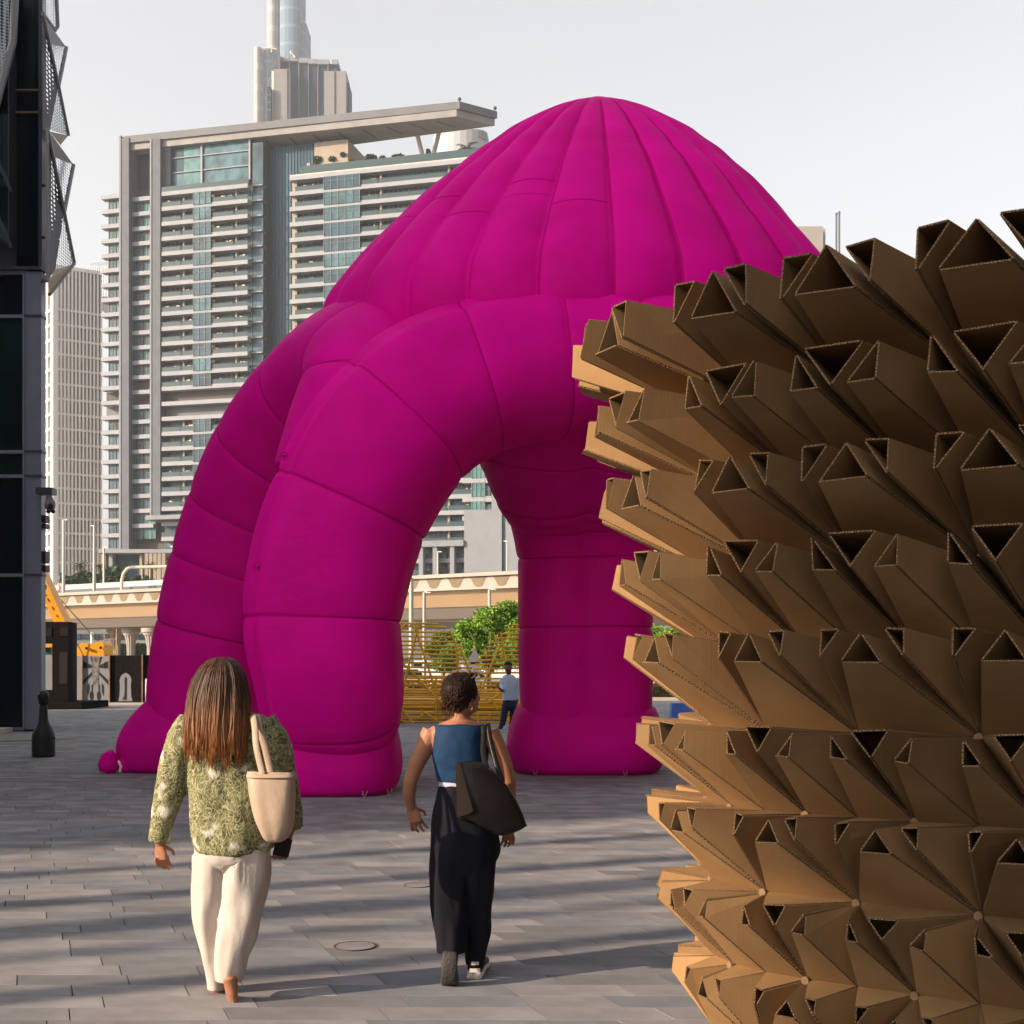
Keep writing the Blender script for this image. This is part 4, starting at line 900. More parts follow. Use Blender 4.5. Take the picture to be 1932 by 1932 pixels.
for i, (u, v, R, lb_) in enumerate(((150, 1066, 20, 'leftmost palm beyond the road wall'), (188, 1072, 20, 'palm between the two tall viaduct lamps'), (284, 1068, 17, 'yellow green palm in front of the cream screens'), (238, 1072, 12, 'palm left of the bent gantry pipe'))):
    c = P(u, v, 206); palm('garden_palm', lb_, c.x, c.y, 4, R/F*206, group='palms behind the road wall', z0=c.z-4, n=20, seed=20+i, tr=.25)
# ================================================================ KIOSK, HOARDING, CRANE, MURAL BLOCK
M_kio = mat('kiosk_black', (.010, .009, .009), .8, spec=.04, var=.1, scale=1); M_kios = mat('kiosk_side', (.022, .020, .02), .8, spec=.04)
ks = thing('black_kiosk', 'tall black portal kiosk standing on a black base beside the office building', 'kiosk', tuple(P(110, 1256, 48).to_2d())+(0,))
def kb(name, u0, u1, v0, v1, Y, dep, m, parent=ks): a, b = P(u0, v1, Y), P(u1, v0, Y); mb = MB(); mb.box(a.x, b.x, Y, Y+dep, max(a.z, .002), b.z); return mb.build(name, m, parent)
kb('base', 50, 153.5, 1325, 1338, 47.6, 3.2, M_kio)
kb('front_panel', 98.5, 128.5, 1173, 1325, 48, .5, M_kio); kb('top_panel', 40, 98.3, 1173, 1214, 48, .5, M_kio); kb('lower_panel', 40, 98.3, 1302, 1325, 48, .5, M_kio)
a, b = P(128.6, 1325, 48), P(143.5, 1173, 49.2); mb = MB(); mb.prism([(a.x, 48, a.z), (b.x+.0, 49.3, a.z), (b.x-.2, 49.5, a.z), (a.x-.2, 48.3, a.z)], (0, 0, P(0, 1173, 48).z-a.z)); mb.build('side_panel', M_kios, ks)
for u in (82, 113): kb('vent_grille', u, u+15, 1184, 1200, 47.97, .02, M_kios)
kb('front_recess', 112, 131-4, 1230, 1290, 47.975, .02, mat('kiosk_recess', (.014, .013, .012), .6))
M_hor = mat('hoarding_black', (.013, .011, .011), .85, spec=.04, var=.5, scale=9, detail=8); M_hp = mat('hoarding_pale', (.22, .235, .26), .7, var=.06, scale=1); M_hprint = mat('print_black', (.022, .02, .022), .7); M_rusty = mat('rusty_post', (.32, .20, .12), .7, var=.3, scale=4)
hd = thing('site_hoarding', 'construction hoarding of pale and black printed panels with arch motifs', 'hoarding', tuple(P(230, 1256, 53.5).to_2d())+(0,))
def hbx(name, u0, u1, v0, v1, m, dy=0, dep=.08, parent=hd): a, b = P(u0, v1, 53.5+dy), P(u1, v0, 53.5+dy); mb = MB(); mb.box(a.x, b.x, 53.5+dy, 53.5+dy+dep, max(0.0, a.z), b.z); return mb.build(name, m, parent)
def hpoly(name, pts, m, parent, dy): mb = MB(); mb.prism([P(u, v, 53.5+dy) for u, v in pts], (0, .008, 0)); return mb.build(name, m, parent)
def Z2(x, y): return ((80+x/5.682)/1.2236, (1380+y/5.682)/1.2236)
hbx('hoarding_panel', 40, 98, 1239, 1329, M_hp, .5); hbx('hoarding_panel', 143, 153.5, 1238, 1328, M_hp)
pg = hbx('hoarding_panel', 155, 204.8, 1238, 1325, M_hp)
# printed radiating bars, figure and drops on the pale panel
for k_, poly in enumerate(([(635, 830), (690, 855), (690, 925), (635, 925)], [(960, 830), (905, 855), (905, 925), (960, 925)], [(700, 860), (750, 885), (750, 915), (700, 925)], [(850, 885), (895, 865), (895, 925), (850, 915)], [(625, 1090), (750, 975), (750, 1010), (625, 1150)], [(970, 1090), (850, 975), (850, 1010), (970, 1150)],
        [(690, 1160), (715, 1120), (715, 1230), (690, 1290)], [(880, 1120), (905, 1160), (905, 1290), (880, 1230)], [(730, 775), (752, 775), (765, 870), (745, 830)], [(850, 830), (862, 775), (880, 775), (850, 870)], [(745, 1140), (762, 1140), (757, 1230), (745, 1230)], [(835, 1140), (850, 1140), (852, 1230), (840, 1230)])):
    hpoly('printed_bar', [Z2(*p) for p in poly], M_hprint, pg, -.012)
hpoly('printed_trunk', [Z2(*p) for p in ((752, 780), (850, 780), (842, 900), (835, 1140), (800, 1130), (765, 1140), (755, 960))], mat('print_grey', (.16, .155, .155), .8, var=.5, scale=6), pg, -.012)
for cx_ in (745, 840): hpoly('printed_drop', [Z2(cx_+26*math.cos(a), 1285+60*math.sin(a)) for a in [2*math.pi*i/14 for i in range(14)]], M_hprint, pg, -.012)
pb = hbx('hoarding_panel', 206.5, 267, 1236.5, 1325, M_hor)
arch = [(1095, 1355), (1112, 1290), (1118, 1150), (1113, 1080), (1130, 1030), (1160, 1000), (1192, 985), (1228, 1000), (1258, 1035), (1270, 1080), (1262, 1150), (1268, 1290), (1283, 1355)]
hpoly('printed_arch', [Z2(*p) for p in arch], M_hp, pb, -.012)
hpoly('printed_figure', [Z2(*p) for p in ((1150, 1340), (1175, 1280), (1182, 1180), (1178, 1080), (1183, 1040), (1192, 1035), (1190, 1080), (1208, 1050), (1205, 1120), (1204, 1200), (1203, 1335))], M_hprint, pb, -.024)
pc = hbx('hoarding_panel', 269, 345, 1236, 1325, M_hor); hpoly('printed_icon', [Z2(*p) for p in ((1558, 978), (1625, 978), (1625, 1030), (1558, 1030))], M_hp, pc, -.012); hpoly('printed_icon_arch', [Z2(*p) for p in ((1575, 1028), (1578, 1000), (1592, 985), (1608, 1000), (1612, 1028))], M_hprint, pc, -.02)
for u in (154.2, 205.7, 268, 98): hbx('post', u-.8, u+.8, 1235, 1329, M_rusty, -.1, .15)
hbx('base_beam', 155, 345, 1326, 1331, M_conc, -.2, .4)
M_yel = mat('crane_orange', (.70, .30, .015), .5, var=.06, scale=1, coat=.3)
cr = thing('mobile_crane', 'orange mobile crane with a low boom behind the black kiosk', 'crane', tuple(P(150, 1256, 62).to_2d())+(0,))
def cpoly(name, pts, m, Y=62, dep=1.0, parent=cr): mb = MB(); mb.prism([P(u, v, Y) for u, v in pts], (0, dep, 0)); return mb.build(name, m, parent)
bm_ = cpoly('boom', [(40, 1030), (60, 1040), (124, 1176), (102, 1176)], M_yel, 58, .9)
for i, (du, ln) in enumerate(((0, 2), (3.2, 3.8), (7.6, 7.6), (16, 7), (24, 5))):      # the stencilled warning line on the boom
    t0 = (80+du*1.05, 1114.5+du*1.9); t1 = (t0[0]+ln*.47, t0[1]+ln*.86); nrm = (.9, -.5)
    cpoly('stencil_text', [t0, (t0[0]+nrm[0]*1.2, t0[1]+nrm[1]*1.2), (t1[0]+nrm[0]*1.2, t1[1]+nrm[1]*1.2), t1], mat('stencil_dark', (.16, .05, .02), .7), 57.97, .02, bm_)
cpoly('counterweight', [(143, 1240), (146, 1222), (152, 1214), (178, 1214), (183, 1210), (193, 1211), (196, 1217), (196, 1238), (160, 1237)], M_yel, 61, 1.4)
cpoly('deck', [(143, 1247), (143, 1238), (197, 1237), (204, 1234), (204, 1247)], M_yel, 61.4, 1.6); cpoly('cab', [(60, 1216), (98, 1215), (98, 1221), (60, 1222)], M_yel, 58, 1); cpoly('cab_glass', [(60, 1223), (96, 1222), (96, 1236), (60, 1236)], M_wteal, 58.4, 1)
mb = MB()
for u, v in ((163, 1223), (190, 1222)): mb.tube([P(u, v, 60.95), P(u, v, 60.8)], .07, 10)
mb.build('winch_hub', M_frame, cr)
mb = MB(); mb.tube([P(80, 1098, 60), P(163, 1246, 61)], .022, 5); mb.tube([P(85, 1098, 60), P(184, 1210, 61)], .022, 5); mb.build('hoist_cable', M_frame, cr)
cpoly('hook_block', [(74, 1106), (80, 1100), (84, 1104), (83, 1112), (76, 1114)], M_blk, 57.5, .3)
mb = MB()
for a_, b_ in (((188, 1225), (222, 1226)), ((200, 1232), (222, 1235)), ((205, 1224), (212, 1240)), ((222, 1218), (222, 1240)), ((197, 1195), (197, 1225)), ((220, 1186), (220, 1225)), ((197, 1206.5), (220, 1206.5)), ((207, 1226), (207, 1206))): mb.tube([P(*a_, 66), P(*b_, 66)], .035, 5)
sc2 = mb.build('scaffold_rail', M_rusty, cr)
t = thing('white_pipe', 'upright white pipe behind the orange crane', 'pipe', tuple(P(173, 1256, 70).to_2d())+(0,)); mb = MB(); mb.tube([P(173.5, 1256, 70), P(173.5, 1193, 70)], .09, 8); mb.build('tube', M_lampw, t)
mu = mat('mural_paint', (.75, .75, .76), .7); N, L, b = nodes(mu)
tc = N.new('ShaderNodeTexCoord'); mp = N.new('ShaderNodeMapping'); mp.inputs['Scale'].default_value = (6, 3, 1.2); L.new(tc.outputs['Object'], mp.inputs[0]); nz = N.new('ShaderNodeTexNoise'); nz.inputs['Scale'].default_value = 1.6; nz.inputs['Detail'].default_value = 3; L.new(mp.outputs[0], nz.inputs['Vector'])
crr = N.new('ShaderNodeValToRGB'); e = crr.color_ramp.elements; e[0].position = .36; e[0].color = (.12, .10, .35, 1); e[1].position = .55; e[1].color = (.74, .74, .76, 1); x = crr.color_ramp.elements.new(.43); x.color = (.5, .22, .4, 1); L.new(nz.outputs['Fac'], crr.inputs[0]); L.new(crr.outputs[0], b.inputs['Base Color'])
mbk = thing('mural_block', 'white curved concrete block painted with purple figures beside the magenta foot', 'painted block', tuple(P(300, 1256, 48.6).to_2d())+(0,))
mb = MB(); top = []; bot = []; n = 14
a0 = P(274, 1337, 48.6).x; a1 = P(345, 1337, 48.6).x
f1 = [(a0+(a1-a0)*i/n, 48.6-.35*math.sin(math.pi*i/n)) for i in range(n+1)]; bk = [(x_, 49.6) for x_, y_ in f1][::-1]; ring = f1+bk
hz_ = [P(0, 1281-13*(min(i, n)/n), 48.6).z for i in range(n+1)]; hz_ = hz_+hz_[::-1]
mb.rings([[(x_, y_, 0) for x_, y_ in ring], [(x_, y_, z_) for (x_, y_), z_ in zip(ring, hz_)]]); mb.build('painted_body', mu, mbk)
# sunlit kerb and ground strip behind, far service building under the viaduct
mb = MB(); mb.box(-40, 60, 60.5, 60.9, -.03, .13); setp(mb.build('road_kerb', M_conc), kind='structure')
mb = MB(); mb.quad((-200, 62, -.02), (200, 62, -.02), (200, 140, -.02), (-200, 140, -.02)); setp(mb.build('road', M_road), kind='structure')
t = thing('service_building', 'long low grey building with louvres under the viaducts', 'building', (-20, 200, 0))
a, b = P(60, 1262, 200), P(1300, 1190, 200); mb = MB(); mb.box(a.x, b.x, 200, 212, 0, P(0, 1178, 200).z); mb.build('wall', mat('service_grey', (.16, .165, .165), .8, var=.15, scale=.2), t)
for i in range(12): a, b = P(140+i*17, 1206, 199.8), P(153+i*17, 1196, 199.8); mb = MB(); mb.box(a.x, b.x, 199.8, 199.95, a.z, b.z); mb.build('louvre', M_win[2], t)
mb = MB(); rr = random.Random(4)
for i in range(2600):
    u = rr.uniform(200, 340); v = rr.uniform(1216, 1250); p = P(u, v, 176+rr.random()*3); a = Vector((rr.gauss(0, 1), rr.gauss(0, 1), rr.gauss(0, 1))).normalized()*.3; b = a.orthogonal()*.7; mb.add([p-a, p+b, p+a, p-b], [(0, 1, 2, 3)])
o = mb.build('shrubbery', M_shrub, None, fixn=False, loc=P(270, 1250, 177)); setp(o, 'dark shrubbery in the shade under the viaduct behind the columns', 'shrubs', kind='stuff')
# ================================================================ YELLOW ROD SCULPTURE
M_rod = mat('yellow_rod', (.75, .42, .012), .35, var=.1, scale=3, coat=.2); M_rodd = mat('yellow_rod_shaded', (.62, .36, .012), .4)
ys = thing('rod_sculpture', 'open vault of stacked yellow metal rods standing behind the pavilion legs', 'sculpture', tuple(P(830, 1256, 36.5).to_2d())+(0,))
YR = 36.5
def rod(u0, v0, u1, v1, dy0=0, dy1=None, r=.031, name='rod'):
    mb = MB(); mb.tube([P(u0, v0, YR+dy0), P(u1, v1, YR+(dy0 if dy1 is None else dy1))], r, 7); return mb.build(name, M_rod, ys)
def Z3(x, y): return ((890+x/6.0375)/1.2236, (1380+y/6.0375)/1.2236)
rend = [(735, 365), (840, 408), (895, 486), (945, 550), (1000, 617), (1050, 676), (1090, 732), (1125, 797), (1160, 857), (1185, 918), (1212, 980), (1225, 1043), (1240, 1105), (1245, 1165), (1250, 1225)]
for i, (x, y) in enumerate(rend):
    u, v = Z3(x, y); rod(700, v-2.5, u, v, 0)
for i in range(15):
    v = Z3(0, 1290+i*34)[1]; rod(715, v-1, 985, v+1.2, .0 if i % 2 else .5)
for i in range(13):
    v = Z3(0, 1120+i*52)[1]; rod(700, v, 985, v+1, 1.6)
for i in range(12):
    y = 375+i*61; x = [1760, 1690, 1610, 1530, 1460, 1400, 1350, 1320, 1280, 1250, 1225, 1225][i]; u, v = Z3(x, y); rod(u, v+1, 1060, v-1.5, .2)
for a_, b_ in (((470, 345), (200, 1440)), ((345, 360), (420, 440)), ((420, 440), (710, 1330)), ((180, 470), (290, 365)), ((895, 460), (985, 660)), ((985, 660), (1010, 1050)), ((1040, 700), (1180, 1040)), ((275, 940), (870, 1560)), ((30, 1300), (390, 1765)), ((1600, 650), (1330, 1290)), ((1605, 470), (1680, 960)), ((1600, 1330), (1440, 1450)), ((1480, 1400), (1560, 1560)), ((0, 1640), (390, 1770)), ((550, 1600), (690, 1700)), ((550, 1600), (455, 1690)), ((500, 1560), (505, 1660)), ((705, 1100), (705, 1710)), ((178, 1540), (178, 1680)), ((1290, 1600), (1290, 1760)), ((1450, 1600), (1450, 1690)), ((1660, 1690), (1830, 1760)), ((1830, 1690), (1660, 1760))):
    rod(*Z3(*a_), *Z3(*b_), -.12, r=.034, name='brace')
for x_ in (-60, 900, 1850): rod(*Z3(x_, 1500), *Z3(x_+1000, 1545), .3, r=.09, name='main_beam')
# seat platform of the sculpture
a, b = P(700, 1335, YR+.2), P(1000, 1328, YR+.2); mb = MB(); mb.box(a.x, b.x, YR+.2, YR+.5, a.z, b.z); mb.build('bench_board', M_rod, ys)
# ================================================================ TREES, HEDGE, CARS, SIGN beyond the rods
M_leaf = mat('tree_leaf', (.17, .30, .035), .5, var=.45, scale=1.6); M_leaf2 = mat('tree_leaf_dark', (.11, .20, .035), .55, var=.4, scale=2); M_trunk = mat('bark', (.16, .11, .08), .9, var=.3, scale=5)
for m_ in (M_leaf, M_leaf2): m_.node_tree.nodes['Principled BSDF'].inputs['Transmission Weight'].default_value = 0
def tree(label, clumps, trunk, Y, m, seed, leaf=.11, dens=420):
    rr = random.Random(seed); b = P(trunk[0][0], 1256, Y); t = thing('tree', label, 'tree', (b.x, b.y, 0))
    pts = [P(u, v, Y) for u, v in trunk]; pts[0].z = 0
    mb = MB(); mb.tube(pts, [.13-.08*i/len(pts) for i in range(len(pts))], 8)
    for u, v, ru, rv in clumps: mb.tube([pts[-2], P(u, v, Y+rr.uniform(-.5, .5))], [.06, .02], 6)
    mb.build('trunk', M_trunk, t); mb = MB(); s_ = Y/F
    for u, v, ru, rv in clumps:
        c = P(u, v, Y+rr.uniform(-1.2, 1.2))
        for i in range(int(dens*ru*rv/260)):
            d = Vector((rr.gauss(0, 1), rr.gauss(0, 1), rr.gauss(0, 1))).normalized()*(.45+.55*rr.random()**.5)
            p = c+Vector((d.x*ru*s_, d.y*ru*s_*.8, d.z*rv*s_))
            for q in range(5):
                a = Vector((rr.gauss(0, 1), rr.gauss(0, 1), rr.gauss(0, .5)-.35)).normalized()*leaf*rr.uniform(.8, 1.7); bb = a.cross(Vector((rr.gauss(0, 1), rr.gauss(0, 1), 1))).normalized()*leaf*.32
                o = p+Vector((rr.gauss(0, .1), rr.gauss(0, .1), rr.gauss(0, .07))); mb.add([o, o+a*.5+bb, o+a, o+a*.5-bb], [(0, 1, 2, 3)])
    mb.build('crown', m, t, fixn=False); return t
tree('broad feathery green tree behind the man in the pale shirt', [(930, 1165, 34, 20), (965, 1158, 26, 18), (885, 1190, 26, 20), (905, 1215, 30, 22), (945, 1200, 32, 26), (980, 1190, 24, 26), (960, 1235, 26, 24), (925, 1245, 24, 20), (885, 1225, 20, 14), (1000, 1215, 22, 28), (958, 1143, 16, 8)], [(918, 1330), (920, 1260), (925, 1220)], 60, M_leaf, 1, dens=330)
tree('smaller darker tree left of the broad green one', [(835, 1205, 20, 14), (820, 1225, 18, 14), (850, 1230, 18, 16), (838, 1252, 22, 12), (858, 1210, 14, 12)], [(836, 1330), (836, 1270), (838, 1240)], 66, M_leaf2, 2, dens=380)
tree('green tree showing in the gap right of the pavilion leg', [(1240, 1195, 16, 14), (1262, 1205, 20, 18), (1290, 1200, 22, 22), (1330, 1195, 30, 26)], [(1280, 1330), (1280, 1240), (1282, 1220)], 62, M_leaf, 3, dens=300)
M_hedge = mat('hedge_leaf', (.08, .13, .03), .6, col2=(.30, .07, .02), var=.4, scale=5)
mb = MB(); rr = random.Random(8)
for i in range(9000):
    x_ = rr.uniform(-7, 12); y_ = rr.uniform(62.5, 64.5); z_ = rr.uniform(.02, .75); a = Vector((rr.gauss(0, 1), rr.gauss(0, 1), rr.gauss(0, 1))).normalized()*.09; b = a.orthogonal()*.7; p = Vector((x_, y_, z_)); mb.add([p-a, p+b, p+a, p-b], [(0, 1, 2, 3)])
setp(mb.build('flower_bed', M_hedge, None, fixn=False, loc=(2, 63, 0)), 'low flower bed of green and orange plants beyond the yellow rods', 'flower bed', kind='stuff')
mb = MB(); mb.box(-30, 30, 61.2, 66, -.03, .1); setp(mb.build('lawn', mat('lawn_green', (.12, .22, .03), .9, var=.3, scale=4)), kind='structure')
M_gls = mat('car_glass', (.015, .02, .025), .08); M_tyre = mat('tyre', (.015, .015, .015), .8); M_hub = mat('hubcap', (.4, .4, .42), .35, metal=.8); M_red = mat('tail_light', (.5, .02, .02), .3)
def car(label, u, vbot, Y, L, hh, prof, body, wins, group='vehicles parked beyond the flower bed'):
    c = P(u, 1256, Y); t = thing('parked_vehicle', label, 'car', (c.x, c.y, 0), group); w = 1.75
    o = Vector((c.x-L/2, c.y, 0)); pts = [o+Vector((x*L, 0, z*hh)) for x, z in prof]
    mb = MB(); n = len(pts); ins = [.0 if z < .55 else .14 for x, z in prof]
    r0 = [p+Vector((0, i_, 0)) for p, i_ in zip(pts, ins)]; r1 = [p+Vector((0, w-i_, 0)) for p, i_ in zip(pts, ins)]; mb.rings([r0, r1]); bo_ = mb.build('body', body, t)
    for poly in wins: mb = MB(); mb.prism([o+Vector((x*L, .02+(.14 if z > .55 else 0)-.03, z*hh)) for x, z in poly], (0, .02, 0)); mb.build('side_window', M_gls, t)
    for x in (.18, .80):
        mb = MB(); q = o+Vector((x*L, 0, .32)); mb.tube([q+Vector((0, -.03, 0)), q+Vector((0, .2, 0))], .32, 18, up=(0, 0, 1)); wh = mb.build('wheel', M_tyre, t)
        mb = MB(); mb.tube([q+Vector((0, -.05, 0)), q+Vector((0, -.031, 0))], .18, 14); mb.build('hubcap', M_hub, wh)
    return t
M_cw = mat('white_paint', (.72, .72, .72), .3, coat=.6); M_cg = mat('silver_paint', (.25, .27, .3), .3, coat=.6, metal=.4)
van = [(.0, .14), (.0, .55), (.04, .92), (.12, 1), (.74, 1), (.86, .62), (.98, .5), (1, .14)]
carp = [(.0, .2), (.0, .55), (.1, .62), (.25, .98), (.6, 1), (.78, .62), (.97, .5), (1, .2)]
car('white pickup van behind the left part of the yellow rods', 832, 1310, 76, 4.6, 1.95, van, M_cw, [[(.45, .62), (.45, .9), (.7, .9), (.8, .62)], [(.1, .62), (.12, .9), (.42, .9), (.42, .62)]])
car('white car at the far left behind the yellow rods', 775, 1310, 72, 4.3, 1.6, carp, M_cw, [[(.24, .62), (.3, .9), (.58, .9), (.7, .62)]])
car('grey car parked right of the white van', 890, 1310, 74, 4.3, 1.45, carp, M_cg, [[(.2, .62), (.28, .9), (.58, .9), (.72, .62)]])
car('white delivery van behind the man in the pale shirt', 965, 1310, 84, 4.8, 2.6, van, M_cw, [[(.6, .62), (.6, .85), (.75, .85), (.82, .62)]])
t = thing('construction_truck', 'orange truck body with a dark cab far behind the rods', 'truck', tuple(P(765, 1256, 96).to_2d())+(0,))
a, b = P(720, 1290, 96), P(800, 1268, 96); mb = MB(); mb.box(a.x, b.x, 96, 98.4, .6, b.z+.3); mb.build('load_bed', M_yel, t); a, b = P(752, 1268, 96), P(775, 1243, 96); mb = MB(); mb.prism([(a.x, 96, a.z+.3), (b.x+.4, 96, a.z+.3), (b.x, 96, b.z), (a.x+.2, 96, b.z)], (0, 2, 0)); mb.build('cab', M_frame, t)
mb = MB()
for u in (728, 745, 790):
    q = P(u, 1256, 95.9); q.z = .5; mb.tube([q, q+Vector((0, .3, 0))], .5, 14)
mb.build('wheels', M_tyre, t)
t = thing('give_way_sign', 'back of a grey triangular road sign on a post before the green tree', 'road sign', tuple(P(895.5, 1256, 56).to_2d())+(0,))
mb = MB(); mb.prism([P(895.5, 1221, 56), P(881, 1251, 56), P(883, 1253, 56), P(908, 1253, 56), P(910, 1251, 56)], (0, .03, 0)); mb.build('triangle_plate', mat('sign_back', (.2, .2, .21), .5, metal=.5), t)
mb = MB(); q = P(895.5, 1256, 56.05); q.z = 0; mb.tube([q, P(895.5, 1219, 56.05)], .035, 8); mb.build('post', M_pole, t)
mb = MB(); a, b = P(885, 1262, 56.02), P(905, 1254, 56.02); mb.box(a.x, b.x, 56.0, 56.02, P(0, 1293, 56).z, a.z+.3); mb.build('lower_plate', mat('sign_back2', (.22, .22, .23), .5, metal=.4), t)
t = thing('blue_barrier', 'blue plastic barrier half hidden by the cardboard sculpture edge', 'barrier', tuple(P(1290, 1256, 40).to_2d())+(0,))
mb = MB(); a, b = P(1266, 1352, 40), P(1330, 1327, 40); mb.prism([(a.x, 40, 0), (b.x, 40, 0), (b.x, 40.15, b.z), (a.x+.06, 40.15, b.z)], (0, .5, 0)); mb.build('shell', mat('blue_plastic', (.05, .12, .42), .5), t)
# ================================================================ PEOPLE
M_skin = mat('skin', (.30, .135, .08), .5, var=.06, scale=12); M_skin.node_tree.nodes['Principled BSDF'].inputs['Subsurface Weight'].default_value = .12
M_skin.node_tree.nodes['Principled BSDF'].inputs['Subsurface Radius'].default_value = (.02, .008, .004)
M_skd = mat('skin_dark', (.13, .06, .035), .5)
def lof(mb, Y0, L, n=28, pw=2.2, wav=0.0, seed=0):
    """L: (u, v, half width px, half depth m, dy): stacked level rings"""
    q = catmull(L, 5); rg = []; rr = random.Random(seed); ph = rr.random()*6
    for (u, v, rx, ry, dy) in q:
        c = P(u, v, Y0+dy); s_ = (Y0+dy)/F; ring = []
        for j in range(n):
            a = 2*math.pi*j/n; k = (abs(math.cos(a))**pw+abs(math.sin(a))**pw)**(-1/pw)
            w = 1+wav*(math.sin(a*5+ph+v*.02)+.6*math.sin(a*9+ph*2-v*.013)+1.2*noise.noise(Vector((math.cos(a)*1.5+ph, math.sin(a)*1.5, v*.02))))
            ring.append((c.x+rx*s_*k*w*math.cos(a), c.y+ry*k*w*math.sin(a), c.z))
        rg.append(ring)
    mb.rings(rg); return mb
def hand(mb, w, d, side, nrm, s=1.0, curl=.5, spread=.10):
    """w wrist, d towards the fingers, side towards the thumb, nrm out of the back of the hand"""
    w, d, side, nrm = Vector(w), Vector(d).normalized(), Vector(side).normalized(), Vector(nrm).normalized()
    mb.tube([w-d*.03*s, w, w+d*.045*s, w+d*.088*s], [(.016*s, .024*s), (.016*s, .027*s), (.015*s, .040*s), (.012*s, .038*s)], 12, up=nrm, pw=2.6)
    for i, (off_, L) in enumerate(((.031, .070), (.0105, .080), (-.0105, .075), (-.031, .058))):
        b = w+d*.082*s+side*off_*s; dd = (d+side*(off_*spread*40)).normalized(); pts = [b-dd*.012*s, b]; c = curl*(1+.25*i)
        for k, seg in enumerate((.44, .32, .26)):
            a = c*(k+.6)*.62; v_ = dd*math.cos(a)-nrm*math.sin(a); pts.append(pts[-1]+v_*L*seg*s)
        mb.tube(pts, [.0088*s, .0092*s, .0083*s, .0075*s, .0055*s], 8, up=nrm)
    b = w+d*.025*s+side*.028*s; td = (d*.62+side*.66-nrm*.35).normalized()
    mb.tube([b-td*.015*s, b+td*.018*s, b+td*.043*s, b+(td*.8+d*.4).normalized()*.067*s], [.012*s, .0115*s, .0098*s, .0068*s], 8, up=nrm)
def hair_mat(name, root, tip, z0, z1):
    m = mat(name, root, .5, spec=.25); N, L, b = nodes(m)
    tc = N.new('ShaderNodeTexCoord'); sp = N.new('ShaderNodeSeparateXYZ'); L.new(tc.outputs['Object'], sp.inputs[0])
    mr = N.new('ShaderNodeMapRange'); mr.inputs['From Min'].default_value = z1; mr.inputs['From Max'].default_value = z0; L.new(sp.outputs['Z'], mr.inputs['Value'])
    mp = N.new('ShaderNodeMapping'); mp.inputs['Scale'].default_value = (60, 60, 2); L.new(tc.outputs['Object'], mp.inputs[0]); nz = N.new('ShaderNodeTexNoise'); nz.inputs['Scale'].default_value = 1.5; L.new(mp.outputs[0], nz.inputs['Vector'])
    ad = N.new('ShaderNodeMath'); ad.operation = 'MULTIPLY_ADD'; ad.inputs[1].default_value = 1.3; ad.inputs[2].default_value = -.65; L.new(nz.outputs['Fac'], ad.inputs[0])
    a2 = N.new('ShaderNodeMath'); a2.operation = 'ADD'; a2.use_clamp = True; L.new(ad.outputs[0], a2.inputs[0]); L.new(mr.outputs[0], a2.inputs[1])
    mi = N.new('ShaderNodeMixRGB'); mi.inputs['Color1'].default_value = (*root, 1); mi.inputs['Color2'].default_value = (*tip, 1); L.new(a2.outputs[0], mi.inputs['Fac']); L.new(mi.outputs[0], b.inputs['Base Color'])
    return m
# ---------------------------------------------------------------- woman with long hair
Y1 = 6.28; S1 = Y1/F
w1 = thing('person', 'woman with long copper brown hair in an olive patterned blouse and white trousers walking away', 'person', (P(430, 1256, Y1).x, Y1, 0))
mb = MB()
lof(mb, Y1, [(422, 1254, 12, .04, .0), (420, 1262, 24, .085, .0), (419, 1285, 29, .098, .0), (419, 1308, 26, .09, .01), (420, 1325, 18, .06, .0), (422, 1340, 19, .055, 0), (424, 1352, 40, .07, 0), (426, 1375, 76, .095, 0), (428, 1420, 62, .10, 0), (432, 1480, 52, .09, 0), (436, 1540, 56, .10, 0), (438, 1590, 66, .12, 0), (438, 1630, 66, .12, 0)], 26)
lof(mb, Y1, [(400, 1610, 33, .09, 0), (398, 1700, 25, .075, .03), (402, 1790, 17, .055, .08), (408, 1850, 11, .036, .12), (408, 1866, 11, .036, .13)], 18)
lof(mb, Y1, [(468, 1610, 36, .095, 0), (460, 1700, 27, .08, -.02), (440, 1780, 18, .058, -.06), (434, 1836, 12, .04, -.06), (434, 1852, 11, .04, -.05)], 18)
# rear foot on its toes, sole towards us; front foot flat
mb.tube([P(434, 1838, Y1-.07), P(435, 1850, Y1-.12), P(436, 1868, Y1-.10), P(438, 1884, Y1-.06), P(439, 1889, Y1+.03)], [(.03, .032), (.036, .036), (.026, .04), (.020, .048), (.014, .044)], 14, up=(0, -1, 0))
mb.tube([P(410, 1866, Y1+.10), P(410, 1871, Y1+.16), P(411, 1868, Y1+.3)], [(.034, .034), (.03, .038), (.018, .042)], 12)
# arms
for (pp, rr_) in (([(362, 1372, 0), (330, 1440, .02), (312, 1505, -.01), (303, 1560, -.03), (302, 1594, -.03)], [.048, .042, .037, .03, .024]), ([(494, 1372, 0), (524, 1440, .0), (540, 1500, .04), (548, 1555, .12), (541, 1585, .17)], [.048, .042, .037, .03, .024])):
    mb.tube([P(u, v, Y1+dy) for u, v, dy in pp], rr_, 14)
hand(mb, P(302, 1592, Y1-.03), (.05, .15, -1), (.75, .25, .1), (-.45, -.85, 0), .92, .45)
hand(mb, P(541, 1585, Y1+.17), (-.35, .25, -.9), (-.8, .0, .3), (.5, -.8, 0), .95, .9)
mb.build('body', M_skin, w1, remesh=.0048)
